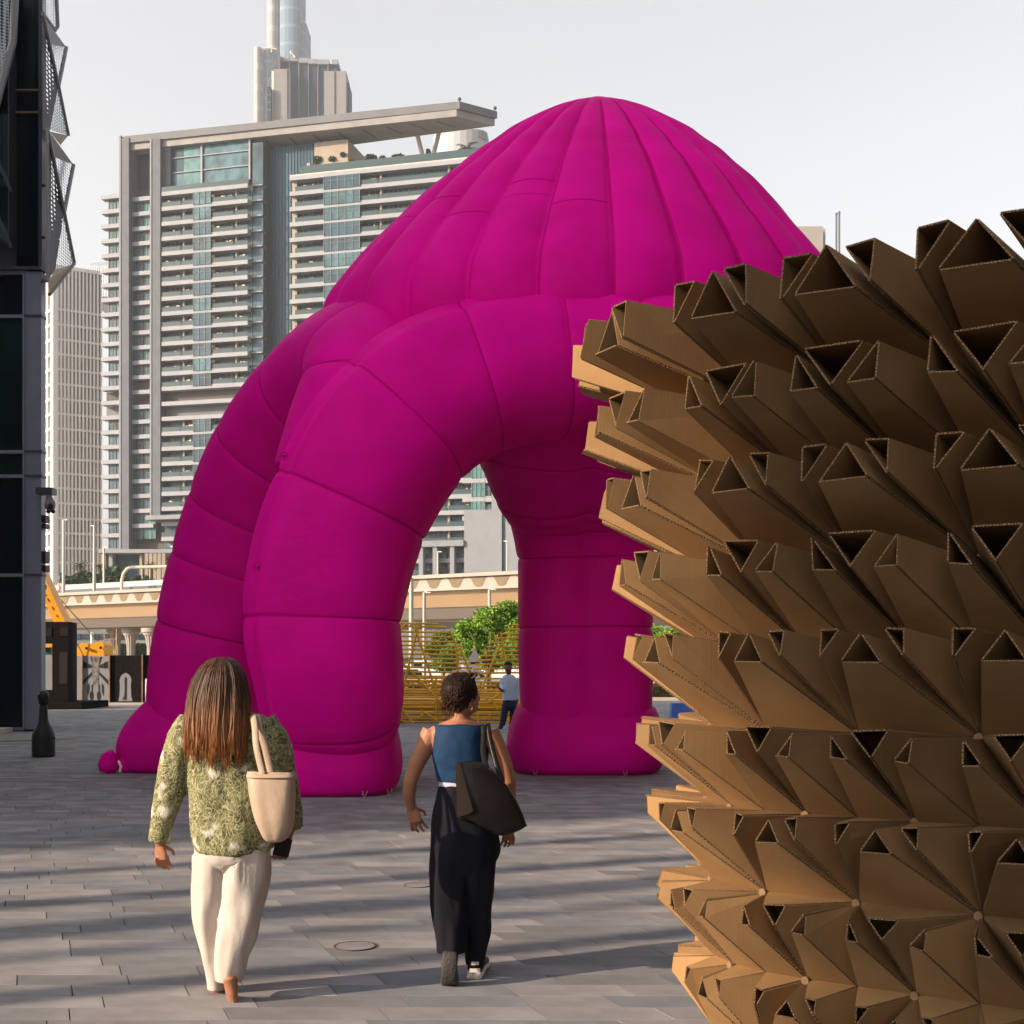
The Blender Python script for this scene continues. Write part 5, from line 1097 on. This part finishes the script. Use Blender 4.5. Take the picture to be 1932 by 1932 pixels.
# blouse
def blouse_mat():
    m = mat('olive_floral_blouse', (.2, .2, .08), .75); N, L, b = nodes(m)
    tc = N.new('ShaderNodeTexCoord'); n0 = N.new('ShaderNodeTexNoise'); n0.inputs['Scale'].default_value = 9; n0.inputs['Detail'].default_value = 3; L.new(tc.outputs['Object'], n0.inputs['Vector'])
    mx = N.new('ShaderNodeMixRGB'); mx.inputs['Fac'].default_value = .16; L.new(tc.outputs['Object'], mx.inputs['Color1']); L.new(n0.outputs['Color'], mx.inputs['Color2'])
    mp = N.new('ShaderNodeMapping'); mp.inputs['Scale'].default_value = (1.15, 1.15, .72); L.new(mx.outputs[0], mp.inputs[0])
    vo = N.new('ShaderNodeTexVoronoi'); vo.feature = 'DISTANCE_TO_EDGE'; vo.inputs['Scale'].default_value = 52; L.new(mp.outputs[0], vo.inputs['Vector'])
    r1 = N.new('ShaderNodeValToRGB'); e = r1.color_ramp.elements; e[0].position = .03; e[0].color = (1, 1, 1, 1); e[1].position = .12; e[1].color = (0, 0, 0, 1); L.new(vo.outputs['Distance'], r1.inputs[0])
    n2 = N.new('ShaderNodeTexNoise'); n2.inputs['Scale'].default_value = 26; n2.inputs['Detail'].default_value = 5; L.new(tc.outputs['Object'], n2.inputs['Vector'])
    base = N.new('ShaderNodeValToRGB'); e = base.color_ramp.elements; e[0].position = .38; e[0].color = (.055, .06, .018, 1); e[1].position = .62; e[1].color = (.16, .165, .07, 1); L.new(n2.outputs['Fac'], base.inputs[0])
    m1 = N.new('ShaderNodeMixRGB'); m1.inputs['Color2'].default_value = (.32, .30, .19, 1); L.new(r1.outputs[0], m1.inputs['Fac']); L.new(base.outputs[0], m1.inputs['Color1'])
    v2 = N.new('ShaderNodeTexVoronoi'); v2.inputs['Scale'].default_value = 10; v2.inputs['Randomness'].default_value = .8; L.new(mx.outputs[0], v2.inputs['Vector'])
    r2 = N.new('ShaderNodeValToRGB'); e = r2.color_ramp.elements; e[0].position = .12; e[0].color = (1, 1, 1, 1); e[1].position = .32; e[1].color = (0, 0, 0, 1); L.new(v2.outputs['Distance'], r2.inputs[0])
    m2 = N.new('ShaderNodeMixRGB'); m2.inputs['Color2'].default_value = (.55, .52, .44, 1); L.new(r2.outputs[0], m2.inputs['Fac']); L.new(m1.outputs[0], m2.inputs['Color1']); L.new(m2.outputs[0], b.inputs['Base Color'])
    bp = N.new('ShaderNodeBump'); bp.inputs['Strength'].default_value = .5; bp.inputs['Distance'].default_value = .004; L.new(r1.outputs[0], bp.inputs['Height']); L.new(bp.outputs[0], b.inputs['Normal']); return m
M_bl = blouse_mat()
mb = MB()
lof(mb, Y1, [(424, 1335, 26, .07, 0), (426, 1345, 58, .095, 0), (428, 1362, 84, .118, 0), (430, 1400, 84, .135, 0), (432, 1450, 80, .14, -.005), (436, 1510, 80, .145, -.01), (438, 1560, 80, .15, -.01), (440, 1592, 74, .148, -.01), (441, 1607, 66, .14, -.01)], 48, 2.1, wav=.016, seed=3)
mb.tube([P(u, v, Y1+dy) for u, v, dy in ((366, 1364, 0), (346, 1395, .0), (333, 1440, .01), (321, 1490, .0), (308, 1540, -.02), (299, 1590, -.03))], [.078, .086, .086, .078, .064, .052], 20)
mb.tube([P(u, v, Y1+dy) for u, v, dy in ((492, 1364, 0), (512, 1395, .0), (524, 1440, .0), (536, 1490, .03), (545, 1530, .07), (550, 1562, .11))], [.078, .086, .084, .078, .07, .060], 20)
bl = mb.build('blouse', M_bl, w1, remesh=.009)
def cloth_disp(o, amp, sc_, seed=0, zs=.35):
    for v in o.data.vertices:
        p = v.co; nz = noise.noise(Vector((p.x*sc_+seed, p.y*sc_, p.z*sc_*zs)))*.7+noise.noise(Vector((p.x*sc_*2.3+seed, p.y*sc_*2.3, p.z*sc_*zs*2)))*.4
        v.co = p+v.normal*nz*amp
cloth_disp(bl, .016, 11)
# trousers
M_tr1 = mat('off_white_trousers', (.46, .41, .375), .8, bump=.1, bscale=60)
mb = MB()
lof(mb, Y1, [(438, 1560, 66, .12, 0), (438, 1585, 72, .135, 0), (439, 1618, 71, .135, 0), (440, 1640, 52, .10, .02)], 40, 2.2, wav=.006, seed=2)
lof(mb, Y1, [(402, 1610, 39, .12, .0), (400, 1660, 37, .115, .01), (399, 1710, 34, .108, .03), (401, 1770, 28, .095, .07), (405, 1820, 22, .085, .10), (408, 1866, 17, .078, .12)], 32, 2.1, wav=.035, seed=4)
lof(mb, Y1, [(468, 1610, 44, .125, .0), (465, 1660, 45, .12, -.01), (456, 1710, 43, .112, -.02), (446, 1765, 37, .098, -.05), (437, 1810, 30, .086, -.06), (433, 1850, 24, .078, -.05)], 32, 2.1, wav=.035, seed=5)
tr = mb.build('trousers', M_tr1, w1, remesh=.008); cloth_disp(tr, .020, 7, 5, .5)
# long hair
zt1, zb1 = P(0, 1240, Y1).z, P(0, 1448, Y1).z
M_h1 = hair_mat('copper_brown_hair', (.030, .012, .006), (.30, .115, .036), zb1, zt1-.14)  # sunlit look of the lower hair put into the copper tip colour
mb = MB()
lof(mb, Y1, [(421, 1240, 8, .03, 0), (420, 1245, 26, .07, 0), (419, 1258, 35, .10, 0), (418, 1280, 41, .118, -.005), (416, 1305, 44, .12, -.01), (412, 1330, 52, .11, -.04), (410, 1360, 52, .08, -.045), (408, 1400, 46, .05, -.075), (406, 1425, 38, .035, -.09), (404, 1434, 28, .02, -.10)], 40, 2.2, wav=.02, seed=9)
rr = random.Random(21)
for i in range(1000):
    a = rr.uniform(-.15, math.pi+.15); f_ = rr.random(); endv = 1432+14*math.sin(a*11+1)+8*math.sin(a*23)+rr.uniform(-16, 10)-16*abs(math.cos(a))**2
    pts = []; wob = rr.uniform(-3, 3)+3*math.sin(a*13); K = 11; du = rr.uniform(-5, 5)
    for k in range(K):
        t = k/(K-1); v = 1241+(endv-1241)*t
        rx = (30*min(1, (t+.012)*8)**.5+ (14*min(1, t*3))+10*min(1, t*2)-6*max(0, t-.6)); ry = .115+.0*t
        x = 418-12*t+math.cos(a)*rx*1.06+du*t+wob*math.sin(t*5+i)*t
        y = -math.sin(a)*(ry*min(1, (t+.03)*6)**.5)*(1-.25*t)-.115*t+.004*math.sin(i)
        pts.append(P(x, v, Y1+y-.01))
    r = rr.uniform(.0016, .0038)
    mb.tube(pts, [r*(1.0 if k < K-3 else (K-k)/4.0) for k in range(K)], 5)
for i in range(60):        # stray wisps blown to the left
    v0 = rr.uniform(1290, 1330); pts = [P(382+rr.uniform(-6, 4), v0, Y1), P(362+rr.uniform(-8, 4), v0+rr.uniform(10, 26), Y1-.02), P(352+rr.uniform(-6, 8), v0+rr.uniform(45, 70), Y1-.05), P(356+rr.uniform(-8, 12), v0+rr.uniform(85, 110), Y1-.09)]
    mb.tube([Vector(p) for p in catmull(pts, 4)], .0016, 4)
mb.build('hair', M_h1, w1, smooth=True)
# tote bag, its own thing, and phone
M_bag = mat('beige_leather', (.36, .27, .205), .5, var=.05, scale=4, bump=.15, bscale=25)
tb = thing('tote_bag', 'beige tote bag hanging from the shoulder of the woman in the olive blouse', 'bag', tuple(P(515, 1520, Y1-.2)))
mb = MB(); lof(mb, Y1-.2, [(512, 1463, 45, .045, 0), (512, 1475, 44, .06, 0), (514, 1505, 42, .075, 0), (518, 1540, 37, .08, 0), (521, 1565, 30, .07, 0), (520, 1582, 21, .05, 0), (518, 1588, 12, .03, 0)], 40, 3, wav=.018, seed=8)
bgb = mb.build('bag_body', M_bag, tb, smooth=True, fixn=True)
for v in bgb.data.vertices:
    if v.co.z > P(0, 1466, Y1-.2).z-tb.location.z: v.co.z += -.02*math.cos(v.co.x*30)
mb = MB(); lof(mb, Y1-.2, [(512, 1460, 46.5, .05, 0), (512, 1466, 46.5, .062, 0)], 40, 3); mb.build('rim', mat('beige_leather_dark', (.36, .27, .20), .5), tb, smooth=True)
for (u0, u1, u2, dy) in ((478, 484, 497, -.03), (486, 500, 513, .03)):
    mb = MB(); pts = [P(u0-1, 1350, Y1-.11+dy*.3), P(u0+3, 1372, Y1-.16+dy*.5), P(u1, 1410, Y1-.185+dy*.8), P(u2, 1466, Y1-.2+dy)]
    mb.tube([Vector(p) for p in catmull(pts, 5)], [(.006, .017)]*16, 8, up=(0, -1, 0)); mb.build('strap', M_bag, tb, smooth=True)
ph = thing('mobile_phone', 'dark phone in the right hand of the woman in white trousers', 'phone', tuple(P(524, 1605, Y1+.13)))
mb = MB(); mb.obox(P(514, 1612, Y1+.10), (.012, .02, -.0), (.06, .03, -.02), (.02, 0, .085)); mb.build('case', M_blk, ph)
# ---------------------------------------------------------------- woman with pinned up hair
Y2 = 6.62; S2 = Y2/F
w2 = thing('person', 'woman with pinned up dark hair in a blue sleeveless top and black trousers walking away', 'person', (P(870, 1256, Y2).x, Y2, 0))
mb = MB()
lof(mb, Y2, [(871, 1280, 12, .05, 0), (872, 1290, 23, .09, 0), (874, 1308, 26, .10, 0), (877, 1328, 22, .085, 0), (874, 1342, 16, .06, 0), (871, 1354, 17, .05, 0), (868, 1363, 34, .06, 0), (866, 1374, 56, .085, 0), (866, 1390, 60, .095, 0), (867, 1430, 46, .10, 0), (869, 1475, 38, .085, 0), (872, 1520, 46, .10, 0), (874, 1580, 56, .12, 0), (875, 1620, 56, .12, 0)], 26)
lof(mb, Y2, [(850, 1600, 30, .09, 0), (846, 1700, 22, .07, -.02), (848, 1780, 14, .05, -.06)], 18)
lof(mb, Y2, [(902, 1600, 30, .09, 0), (900, 1700, 22, .07, .04), (898, 1790, 14, .05, .08), (897, 1822, 12, .045, .09)], 18)
# face turned to the right: nose, brow, chin, ear
mb.ball(P(888, 1316, Y2-.0), (.045, .065, .09)); mb.ball(P(901, 1318, Y2+.03), (.014, .02, .022)); mb.ball(P(893, 1337, Y2+.03), (.028, .03, .022)); mb.ball(P(898, 1328, Y2+.035), (.012, .018, .01))
mb.ball(P(887, 1324, Y2-.085), (.012, .010, .030)); mb.ball(P(889, 1319, Y2-.088), (.010, .012, .014))
for (pp, rr_) in (([(816, 1380, 0), (800, 1412, -.01), (784, 1445, -.02), (774, 1474, -.02), (772, 1500, .02), (776, 1524, .06)], [.056, .050, .043, .038, .034, .025]), ([(922, 1380, 0), (938, 1412, .0), (952, 1445, .0), (960, 1472, .0), (962, 1510, .10), (960, 1552, .17)], [.056, .050, .043, .038, .034, .025])):
    mb.tube([P(u, v, Y2+dy) for u, v, dy in pp], rr_, 14)
hand(mb, P(776, 1522, Y2+.06), (.28, .05, -1), (.7, .3, .3), (-.3, -.9, 0), .98, .45, .2)
hand(mb, P(960, 1552, Y2+.17), (.0, -.1, -1), (-.8, .0, .2), (.5, -.8, 0), .9, .4)
mb.build('body', M_skin, w2, remesh=.0048)
M_vest = mat('teal_blue_top', (.004, .028, .075), .75, var=.12, scale=20, bump=.1, bscale=120)
mb = MB(); lof(mb, Y2, [(866, 1366, 46, .092, 0), (866, 1376, 50, .108, 0), (867, 1400, 53, .118, 0), (868, 1430, 53, .122, 0), (869, 1455, 48, .112, 0), (870, 1474, 44, .105, 0)], 44, 2.3, wav=.01, seed=6)
vs_ = mb.build('sleeveless_top', M_vest, w2, remesh=.008); cloth_disp(vs_, .008, 9, 3, 1)
mb = MB(); lof(mb, Y2, [(871, 1468, 41, .10, 0), (872, 1484, 45, .107, 0)], 40, 2.3); mb.build('shirt_hem', mat('grey_lilac_cotton', (.35, .33, .42), .8), w2, smooth=True)
M_tr2 = mat('black_trousers', (.004, .0045, .009), .9, bump=.1, bscale=50)
mb = MB()
lof(mb, Y2, [(873, 1482, 47, .112, 0), (875, 1520, 56, .13, 0), (878, 1565, 63, .145, 0), (879, 1610, 65, .145, 0), (878, 1650, 42, .09, 0)], 40, 2.2, wav=.008, seed=5)
lof(mb, Y2, [(852, 1590, 39, .13, 0), (849, 1640, 38, .125, 0), (847, 1690, 36, .12, -.01), (849, 1740, 32, .11, -.03), (851, 1795, 29, .10, -.05)], 32, 2.2, wav=.03, seed=11)
lof(mb, Y2, [(903, 1590, 38, .13, 0), (901, 1640, 34, .12, .02), (901, 1700, 29, .105, .05), (902, 1750, 24, .095, .08), (897, 1800, 20, .09, .09), (896, 1818, 19, .09, .09)], 32, 2.2, wav=.035, seed=12)
t2 = mb.build('trousers', M_tr2, w2, remesh=.008); cloth_disp(t2, .018, 8, 9, .5)
M_sole = mat('dark_rubber_sole', (.05, .045, .045), .7, bump=.5, bscale=90); M_wsole = mat('white_rubber', (.62, .58, .55), .6); M_sup = mat('black_upper', (.014, .014, .016), .5)
mb = MB(); mb.tube([P(850, 1792, Y2-.09), P(849, 1802, Y2-.12), P(848, 1825, Y2-.13), P(848, 1846, Y2-.11), P(848, 1857, Y2-.05)], [(.035, .04), (.045, .043), (.035, .040), (.03, .048), (.02, .044)], 16, up=(0, -1, 0), pw=3); sh = mb.build('trailing_shoe', M_sup, w2, smooth=True)
mb = MB(); mb.tube([P(849, 1797, Y2-.15), P(848, 1812, Y2-.172), P(848, 1834, Y2-.168), P(848, 1853, Y2-.14), P(848, 1859, Y2-.06)], [(.010, .036), (.012, .040), (.012, .041), (.012, .047), (.010, .040)], 16, up=(0, -1, 0), pw=3.4); mb.build('sole', M_sole, sh, smooth=True)
mb = MB(); c = P(898, 1843, Y2+.10); mb.tube([(c.x-.006, Y2+.02, .020), (c.x, Y2+.1, .020), (c.x+.012, Y2+.2, .020), (c.x+.03, Y2+.3, .020)], [(.018, .040), (.018, .046), (.018, .042), (.018, .046)], 16, pw=4); sh = mb.build('sneaker_sole', M_wsole, w2, smooth=True)
mb = MB(); mb.tube([(c.x-.004, Y2+.03, .06), (c.x, Y2+.08, .075), (c.x+.012, Y2+.18, .062), (c.x+.028, Y2+.28, .045)], [(.035, .038), (.045, .044), (.036, .040), (.022, .040)], 16, pw=2.6); mb.build('sneaker_upper', M_sup, sh, smooth=True)
mb = MB(); mb.box(c.x-.03, c.x+.025, Y2-.018, Y2-.006, .048, .066); mb.box(c.x-.02, c.x+.018, Y2-.012, Y2+.004, .085, .10); mb.build('sneaker_trim', M_wsole, sh)
M_h2 = hair_mat('dark_brown_hair', (.012, .006, .0045), (.05, .022, .013), P(0, 1345, Y2).z, P(0, 1300, Y2).z); M_h2.node_tree.nodes['Principled BSDF'].inputs['Specular IOR Level'].default_value = .1
mb = MB()
lof(mb, Y2, [(868, 1271, 10, .03, 0), (868, 1276, 24, .08, 0), (866, 1290, 31, .115, -.01), (865, 1306, 32, .125, -.015), (865, 1322, 27, .11, -.02), (864, 1336, 17, .07, -.03), (864, 1344, 8, .03, -.03)], 36, 2.1, wav=.05, seed=2)
rr = random.Random(5)
for i in range(340):
    a = rr.uniform(0, math.pi); b0 = rr.uniform(-.7, .9); c = P(866, 1306, Y2-.015); pts = []
    sgn = rr.choice((-1, 1))
    for k in range(7):
        t = k/6; bb = b0+sgn*t*rr.uniform(.7, 1.0); aa_ = a+t*rr.uniform(-.5, .5); f_ = 1.02+rr.uniform(0, .05)
        pts.append(c+Vector((math.cos(aa_)*math.cos(bb)*.088*f_, -math.sin(aa_)*math.cos(bb)*.126*f_, math.sin(bb)*.095*f_)))
    mb.tube(pts, [.003, .004, .004, .004, .0035, .0025, .001], 5)
for i in range(110):       # loose ends at the lower left and on top
    st = P(858+rr.uniform(-12, 10), 1318+rr.uniform(-8, 12), Y2-.10); e_ = st+Vector((rr.uniform(-.075, -.01), rr.uniform(-.04, .0), rr.uniform(-.085, -.01)))
    mb.tube([st, (st+e_)/2+Vector((rr.uniform(-.012, .012), -.01, .01)), e_], [.003, .0025, .0008], 4)
for i in range(60):
    st = P(876+rr.uniform(-16, 18), 1278+rr.uniform(-3, 8), Y2-.03); e_ = st+Vector((rr.uniform(-.03, .05), rr.uniform(-.03, .03), rr.uniform(.01, .035)))
    mb.tube([st, (st+e_)/2+Vector((.006, 0, .008)), e_], [.0025, .002, .0008], 4)
mb.build('hair', M_h2, w2, smooth=True)
mb = MB(); mb.tube([P(884, 1282, Y2-.07), P(893, 1278, Y2-.05), P(899, 1273, Y2-.03)], .003, 6); mb.tube([P(872, 1279, Y2-.09), P(878, 1282, Y2-.10)], .003, 6); mb.build('hair_pin', M_hub, w2)
mb = MB(); c = P(888, 1335, Y2-.088); mb.tube([c+Vector((.009*math.cos(a), 0, .011*math.sin(a))) for a in [2*math.pi*k/12 for k in range(13)]], .0016, 5); mb.build('earring', mat('gold', (.6, .42, .15), .3, metal=1), w2)
M_lea = mat('dark_brown_leather', (.007, .005, .0045), .42, var=.2, scale=6, bump=.15, bscale=20)
sb = thing('shoulder_bag', 'large dark brown leather bag on the right shoulder of the woman in blue', 'bag', tuple(P(920, 1500, Y2-.2)))
yb_ = Y2-.27
def bagp(pts, d0, th_): return [[P(u, v, yb_+d0+th_*k) for u, v in pts] for k in (0, 1)]
mb = MB(); outl = [(860, 1438), (885, 1437), (912, 1440), (938, 1462), (966, 1496), (992, 1552), (992, 1560), (968, 1570), (945, 1577), (920, 1566), (890, 1552), (864, 1544), (861, 1500)]
lay = []
cc = Vector((922, 1508))
for (sc_, dy) in ((.86, -.035), (.97, -.02), (1.0, .02), (1.0, .08), (.97, .12), (.86, .135)):
    lay.append([P(cc.x+(u-cc.x)*sc_, cc.y+(v-cc.y)*sc_, yb_+dy) for u, v in [catmull(outl+[outl[0]], 4)[k] for k in range(len(outl)*4)]])
mb.rings(lay); bb_ = mb.build('bag_body', M_lea, sb, smooth=True); cloth_disp(bb_, .012, 9, 4, 1)
mb = MB(); mb.prism([P(861, 1438, yb_-.042), P(868, 1440, yb_-.042), P(893, 1530, yb_-.045), P(884, 1536, yb_-.045), P(863, 1542, yb_-.042)], (0, .006, 0)); mb.build('gusset_fold', mat('brown_leather_light', (.022, .015, .013), .4), sb)
mb = MB(); mb.tube([Vector(p) for p in catmull([P(913, 1368, Y2-.10), P(913, 1390, Y2-.135), P(912, 1420, Y2-.19), P(918, 1450, yb_)], 5)], [(.005, .015)]*16, 8, up=(0, -1, 0)); mb.build('strap', M_lea, sb, smooth=True)
mb = MB(); mb.tube([Vector(p) for p in catmull([P(920, 1366, Y2-.05), P(926, 1400, Y2-.10), P(936, 1440, Y2-.15), P(948, 1475, yb_+.08)], 5)], [(.005, .013)]*16, 8, up=(0, -1, 0)); mb.build('strap', M_lea, sb, smooth=True)
# ---------------------------------------------------------------- man by the rods
Y3 = 33.0
w3 = thing('person', 'man in a pale blue shirt and navy trousers looking at his phone by yellow rods', 'person', (P(957, 1256, Y3).x, Y3, 0))
mb = MB()
lof(mb, Y3, [(959, 1250, 4, .05, 0), (959, 1254, 7, .09, 0), (959, 1261, 7.2, .10, -.03), (959, 1267, 5.5, .08, -.05), (960, 1272, 4.2, .06, 0), (960, 1277, 6, .06, 0), (961, 1284, 13, .09, 0), (961, 1300, 11, .10, 0), (961, 1325, 11, .10, 0)], 20)
mb.ball(P(958.6, 1261.5, Y3-.13), (.018, .03, .03)); mb.ball(P(952, 1260, Y3-.01), (.015, .03, .03)); mb.ball(P(966, 1260, Y3-.01), (.015, .03, .03)); mb.ball(P(958, 1267, Y3-.11), (.04, .03, .015))
mb.tube([P(948, 1281, Y3), P(946, 1296, Y3-.05), P(948, 1304, Y3-.20), P(945, 1301, Y3-.34)], [.055, .045, .038, .03], 10)
mb.tube([P(973, 1281, Y3), P(976, 1300, Y3), P(976, 1322, Y3-.02), P(974, 1330, Y3-.04)], [.055, .045, .036, .028], 10)
hand(mb, P(945.5, 1301, Y3-.33), (-.5, -.6, .3), (0, -.3, 1), (0, 1, 0), 1, .9); hand(mb, P(974, 1329, Y3-.04), (0, 0, -1), (0, -1, 0), (1, 0, 0), 1, .6)
lof(mb, Y3, [(955, 1322, 6, .09, 0), (951, 1350, 5, .07, .0), (947, 1366, 4, .05, 0)], 14); lof(mb, Y3, [(967, 1322, 6, .09, 0), (967, 1350, 5, .07, .1), (966, 1364, 4, .05, .12)], 14)
mb.build('body', M_skd, w3, remesh=.012)
mb = MB(); lof(mb, Y3, [(960, 1273, 7, .08, 0), (961, 1278, 13, .12, 0), (961, 1290, 15, .15, 0), (961, 1305, 13.5, .15, 0), (961, 1322, 12.5, .14, 0)], 28, wav=.01)
mb.tube([P(949, 1280, Y3), P(947, 1294, Y3-.03), P(948.5, 1303, Y3-.16)], [.08, .075, .06], 12); mb.tube([P(973, 1280, Y3), P(976, 1298, Y3), P(976, 1320, Y3-.02)], [.08, .07, .055], 12)
sh_ = mb.build('shirt', mat('pale_blue_shirt', (.40, .48, .62), .8), w3, remesh=.014); cloth_disp(sh_, .02, 6, 1, .6)
mb = MB(); lof(mb, Y3, [(961, 1320, 12.6, .14, 0), (961, 1334, 13, .15, 0)], 24); lof(mb, Y3, [(955, 1328, 7.5, .13, 0), (951, 1350, 6.5, .11, 0), (947, 1370, 5.5, .09, 0)], 20, wav=.02); lof(mb, Y3, [(967, 1328, 7.5, .13, 0), (968, 1350, 6.5, .11, .1), (966, 1368, 5.5, .09, .12)], 20, wav=.02)
mb.build('trousers', mat('navy_trousers', (.014, .02, .05), .8), w3, remesh=.014)
mb = MB(); lof(mb, Y3, [(959, 1247.5, 3, .04, .01), (959, 1249, 6, .08, .01), (959, 1253, 8, .11, .01), (959, 1258, 7.8, .10, .04), (959, 1262, 6.5, .07, .07)], 20); mb.build('hair', mat('black_hair', (.008, .007, .007), .5), w3, smooth=True)
for (u, v, dy) in ((945, 1373, -.02), (965, 1371, .1)):
    q = P(u, 1256, Y3+dy); mb = MB(); mb.tube([(q.x+.02, q.y+.1, .05), (q.x, q.y, .05), (q.x-.05, q.y-.17, .035)], [(.045, .045), (.05, .05), (.03, .045)], 10); mb.build('shoe', M_sup, w3, smooth=True)
t = thing('mobile_phone', 'small dark phone held by the man in the pale blue shirt', 'phone', tuple(P(942, 1298, Y3-.4))); mb = MB(); mb.obox(P(941, 1300, Y3-.42), (.05, 0, -.03), (0, .02, .01), (-.06, 0, .11)); mb.build('case', M_blk, t)
# ---------------------------------------------------------------- seated figure half hidden by the magenta leg
Y4 = 35.2
w4 = thing('person', 'seated person in black clothes half hidden behind the front magenta leg', 'person', (P(725, 1256, Y4).x, Y4, 0))
mb = MB()
lof(mb, Y4, [(716, 1276, 4, .05, 0), (716, 1284, 6.8, .10, 0), (717, 1292, 5, .08, 0), (717, 1298, 8, .07, 0), (717, 1306, 13, .10, 0), (718, 1325, 12, .11, 0), (719, 1342, 12, .12, 0)], 18)
mb.tube([P(722, 1340, Y4), P(736, 1336, Y4-.1), P(744, 1340, Y4-.15), P(741, 1362, Y4-.15)], [.09, .08, .065, .045], 12); mb.tube([P(716, 1340, Y4), P(722, 1338, Y4-.4), P(722, 1364, Y4-.42)], [.09, .075, .045], 12)
mb.tube([P(727, 1305, Y4), P(735, 1322, Y4-.1), P(742, 1332, Y4-.2)], [.05, .045, .03], 10); hand(mb, P(742, 1332, Y4-.2), (.6, -.3, -.4), (0, -1, 0), (0, 0, 1), 1, .5)
mb.build('body', M_skd, w4, remesh=.013)
M_bk = mat('black_cloth', (.01, .01, .012), .85)
mb = MB(); lof(mb, Y4, [(717, 1298, 9, .09, 0), (718, 1308, 15, .14, 0), (719, 1325, 15, .15, 0), (721, 1344, 17, .17, 0)], 24, wav=.03)
mb.tube([P(720, 1341, Y4), P(737, 1337, Y4-.1), P(746, 1341, Y4-.15), P(742, 1359, Y4-.15)], [.13, .12, .10, .09], 14); mb.tube([P(716, 1341, Y4), P(723, 1339, Y4-.4), P(723, 1361, Y4-.42)], [.12, .11, .085], 14); mb.tube([P(727, 1305, Y4), P(735, 1322, Y4-.1), P(741, 1331, Y4-.19)], [.08, .07, .06], 12)
mb.build('clothing', M_bk, w4, remesh=.015)
mb = MB(); lof(mb, Y4, [(715, 1274, 4, .05, 0), (715, 1279, 8, .1, .02), (714, 1287, 7.5, .09, .05), (714, 1293, 4, .05, .05)], 16); mb.build('hair', M_bk, w4, smooth=True)
q = P(743, 1256, Y4-.15); mb = MB(); mb.tube([(q.x-.06, q.y+.02, .05), (q.x+.02, q.y, .05), (q.x+.16, q.y-.02, .03)], [.05, .05, .035], 10); mb.build('shoe', M_sup, w4, smooth=True)
t = thing('bench', 'low dark bench under the seated person in black', 'bench', (P(718, 1256, Y4).x, Y4, 0)); q = P(716, 1256, Y4); mb = MB(); mb.box(q.x-.5, q.x+.25, Y4-.15, Y4+.3, .40, .46); mb.build('seat', M_frame, t)
for dx in (-.45, .15): mb = MB(); mb.box(q.x+dx, q.x+dx+.06, Y4-.1, Y4+.25, 0, .398); mb.build('leg', M_frame, t)
# ================================================================ AIR
hm = bpy.data.materials.new('haze_air'); hm.use_nodes = True; hn = hm.node_tree.nodes; hn.clear()
pv = hn.new('ShaderNodeVolumePrincipled'); pv.inputs['Density'].default_value = .00024; pv.inputs['Color'].default_value = (.90, .94, 1, 1); pv.inputs['Anisotropy'].default_value = .2
ho = hn.new('ShaderNodeOutputMaterial'); hm.node_tree.links.new(pv.outputs[0], ho.inputs['Volume'])
mb = MB(); mb.box(-1600, 1600, -450, 1600, -1.2, 500); hzo = mb.build('haze', hm); hzo['kind'] = 'stuff'
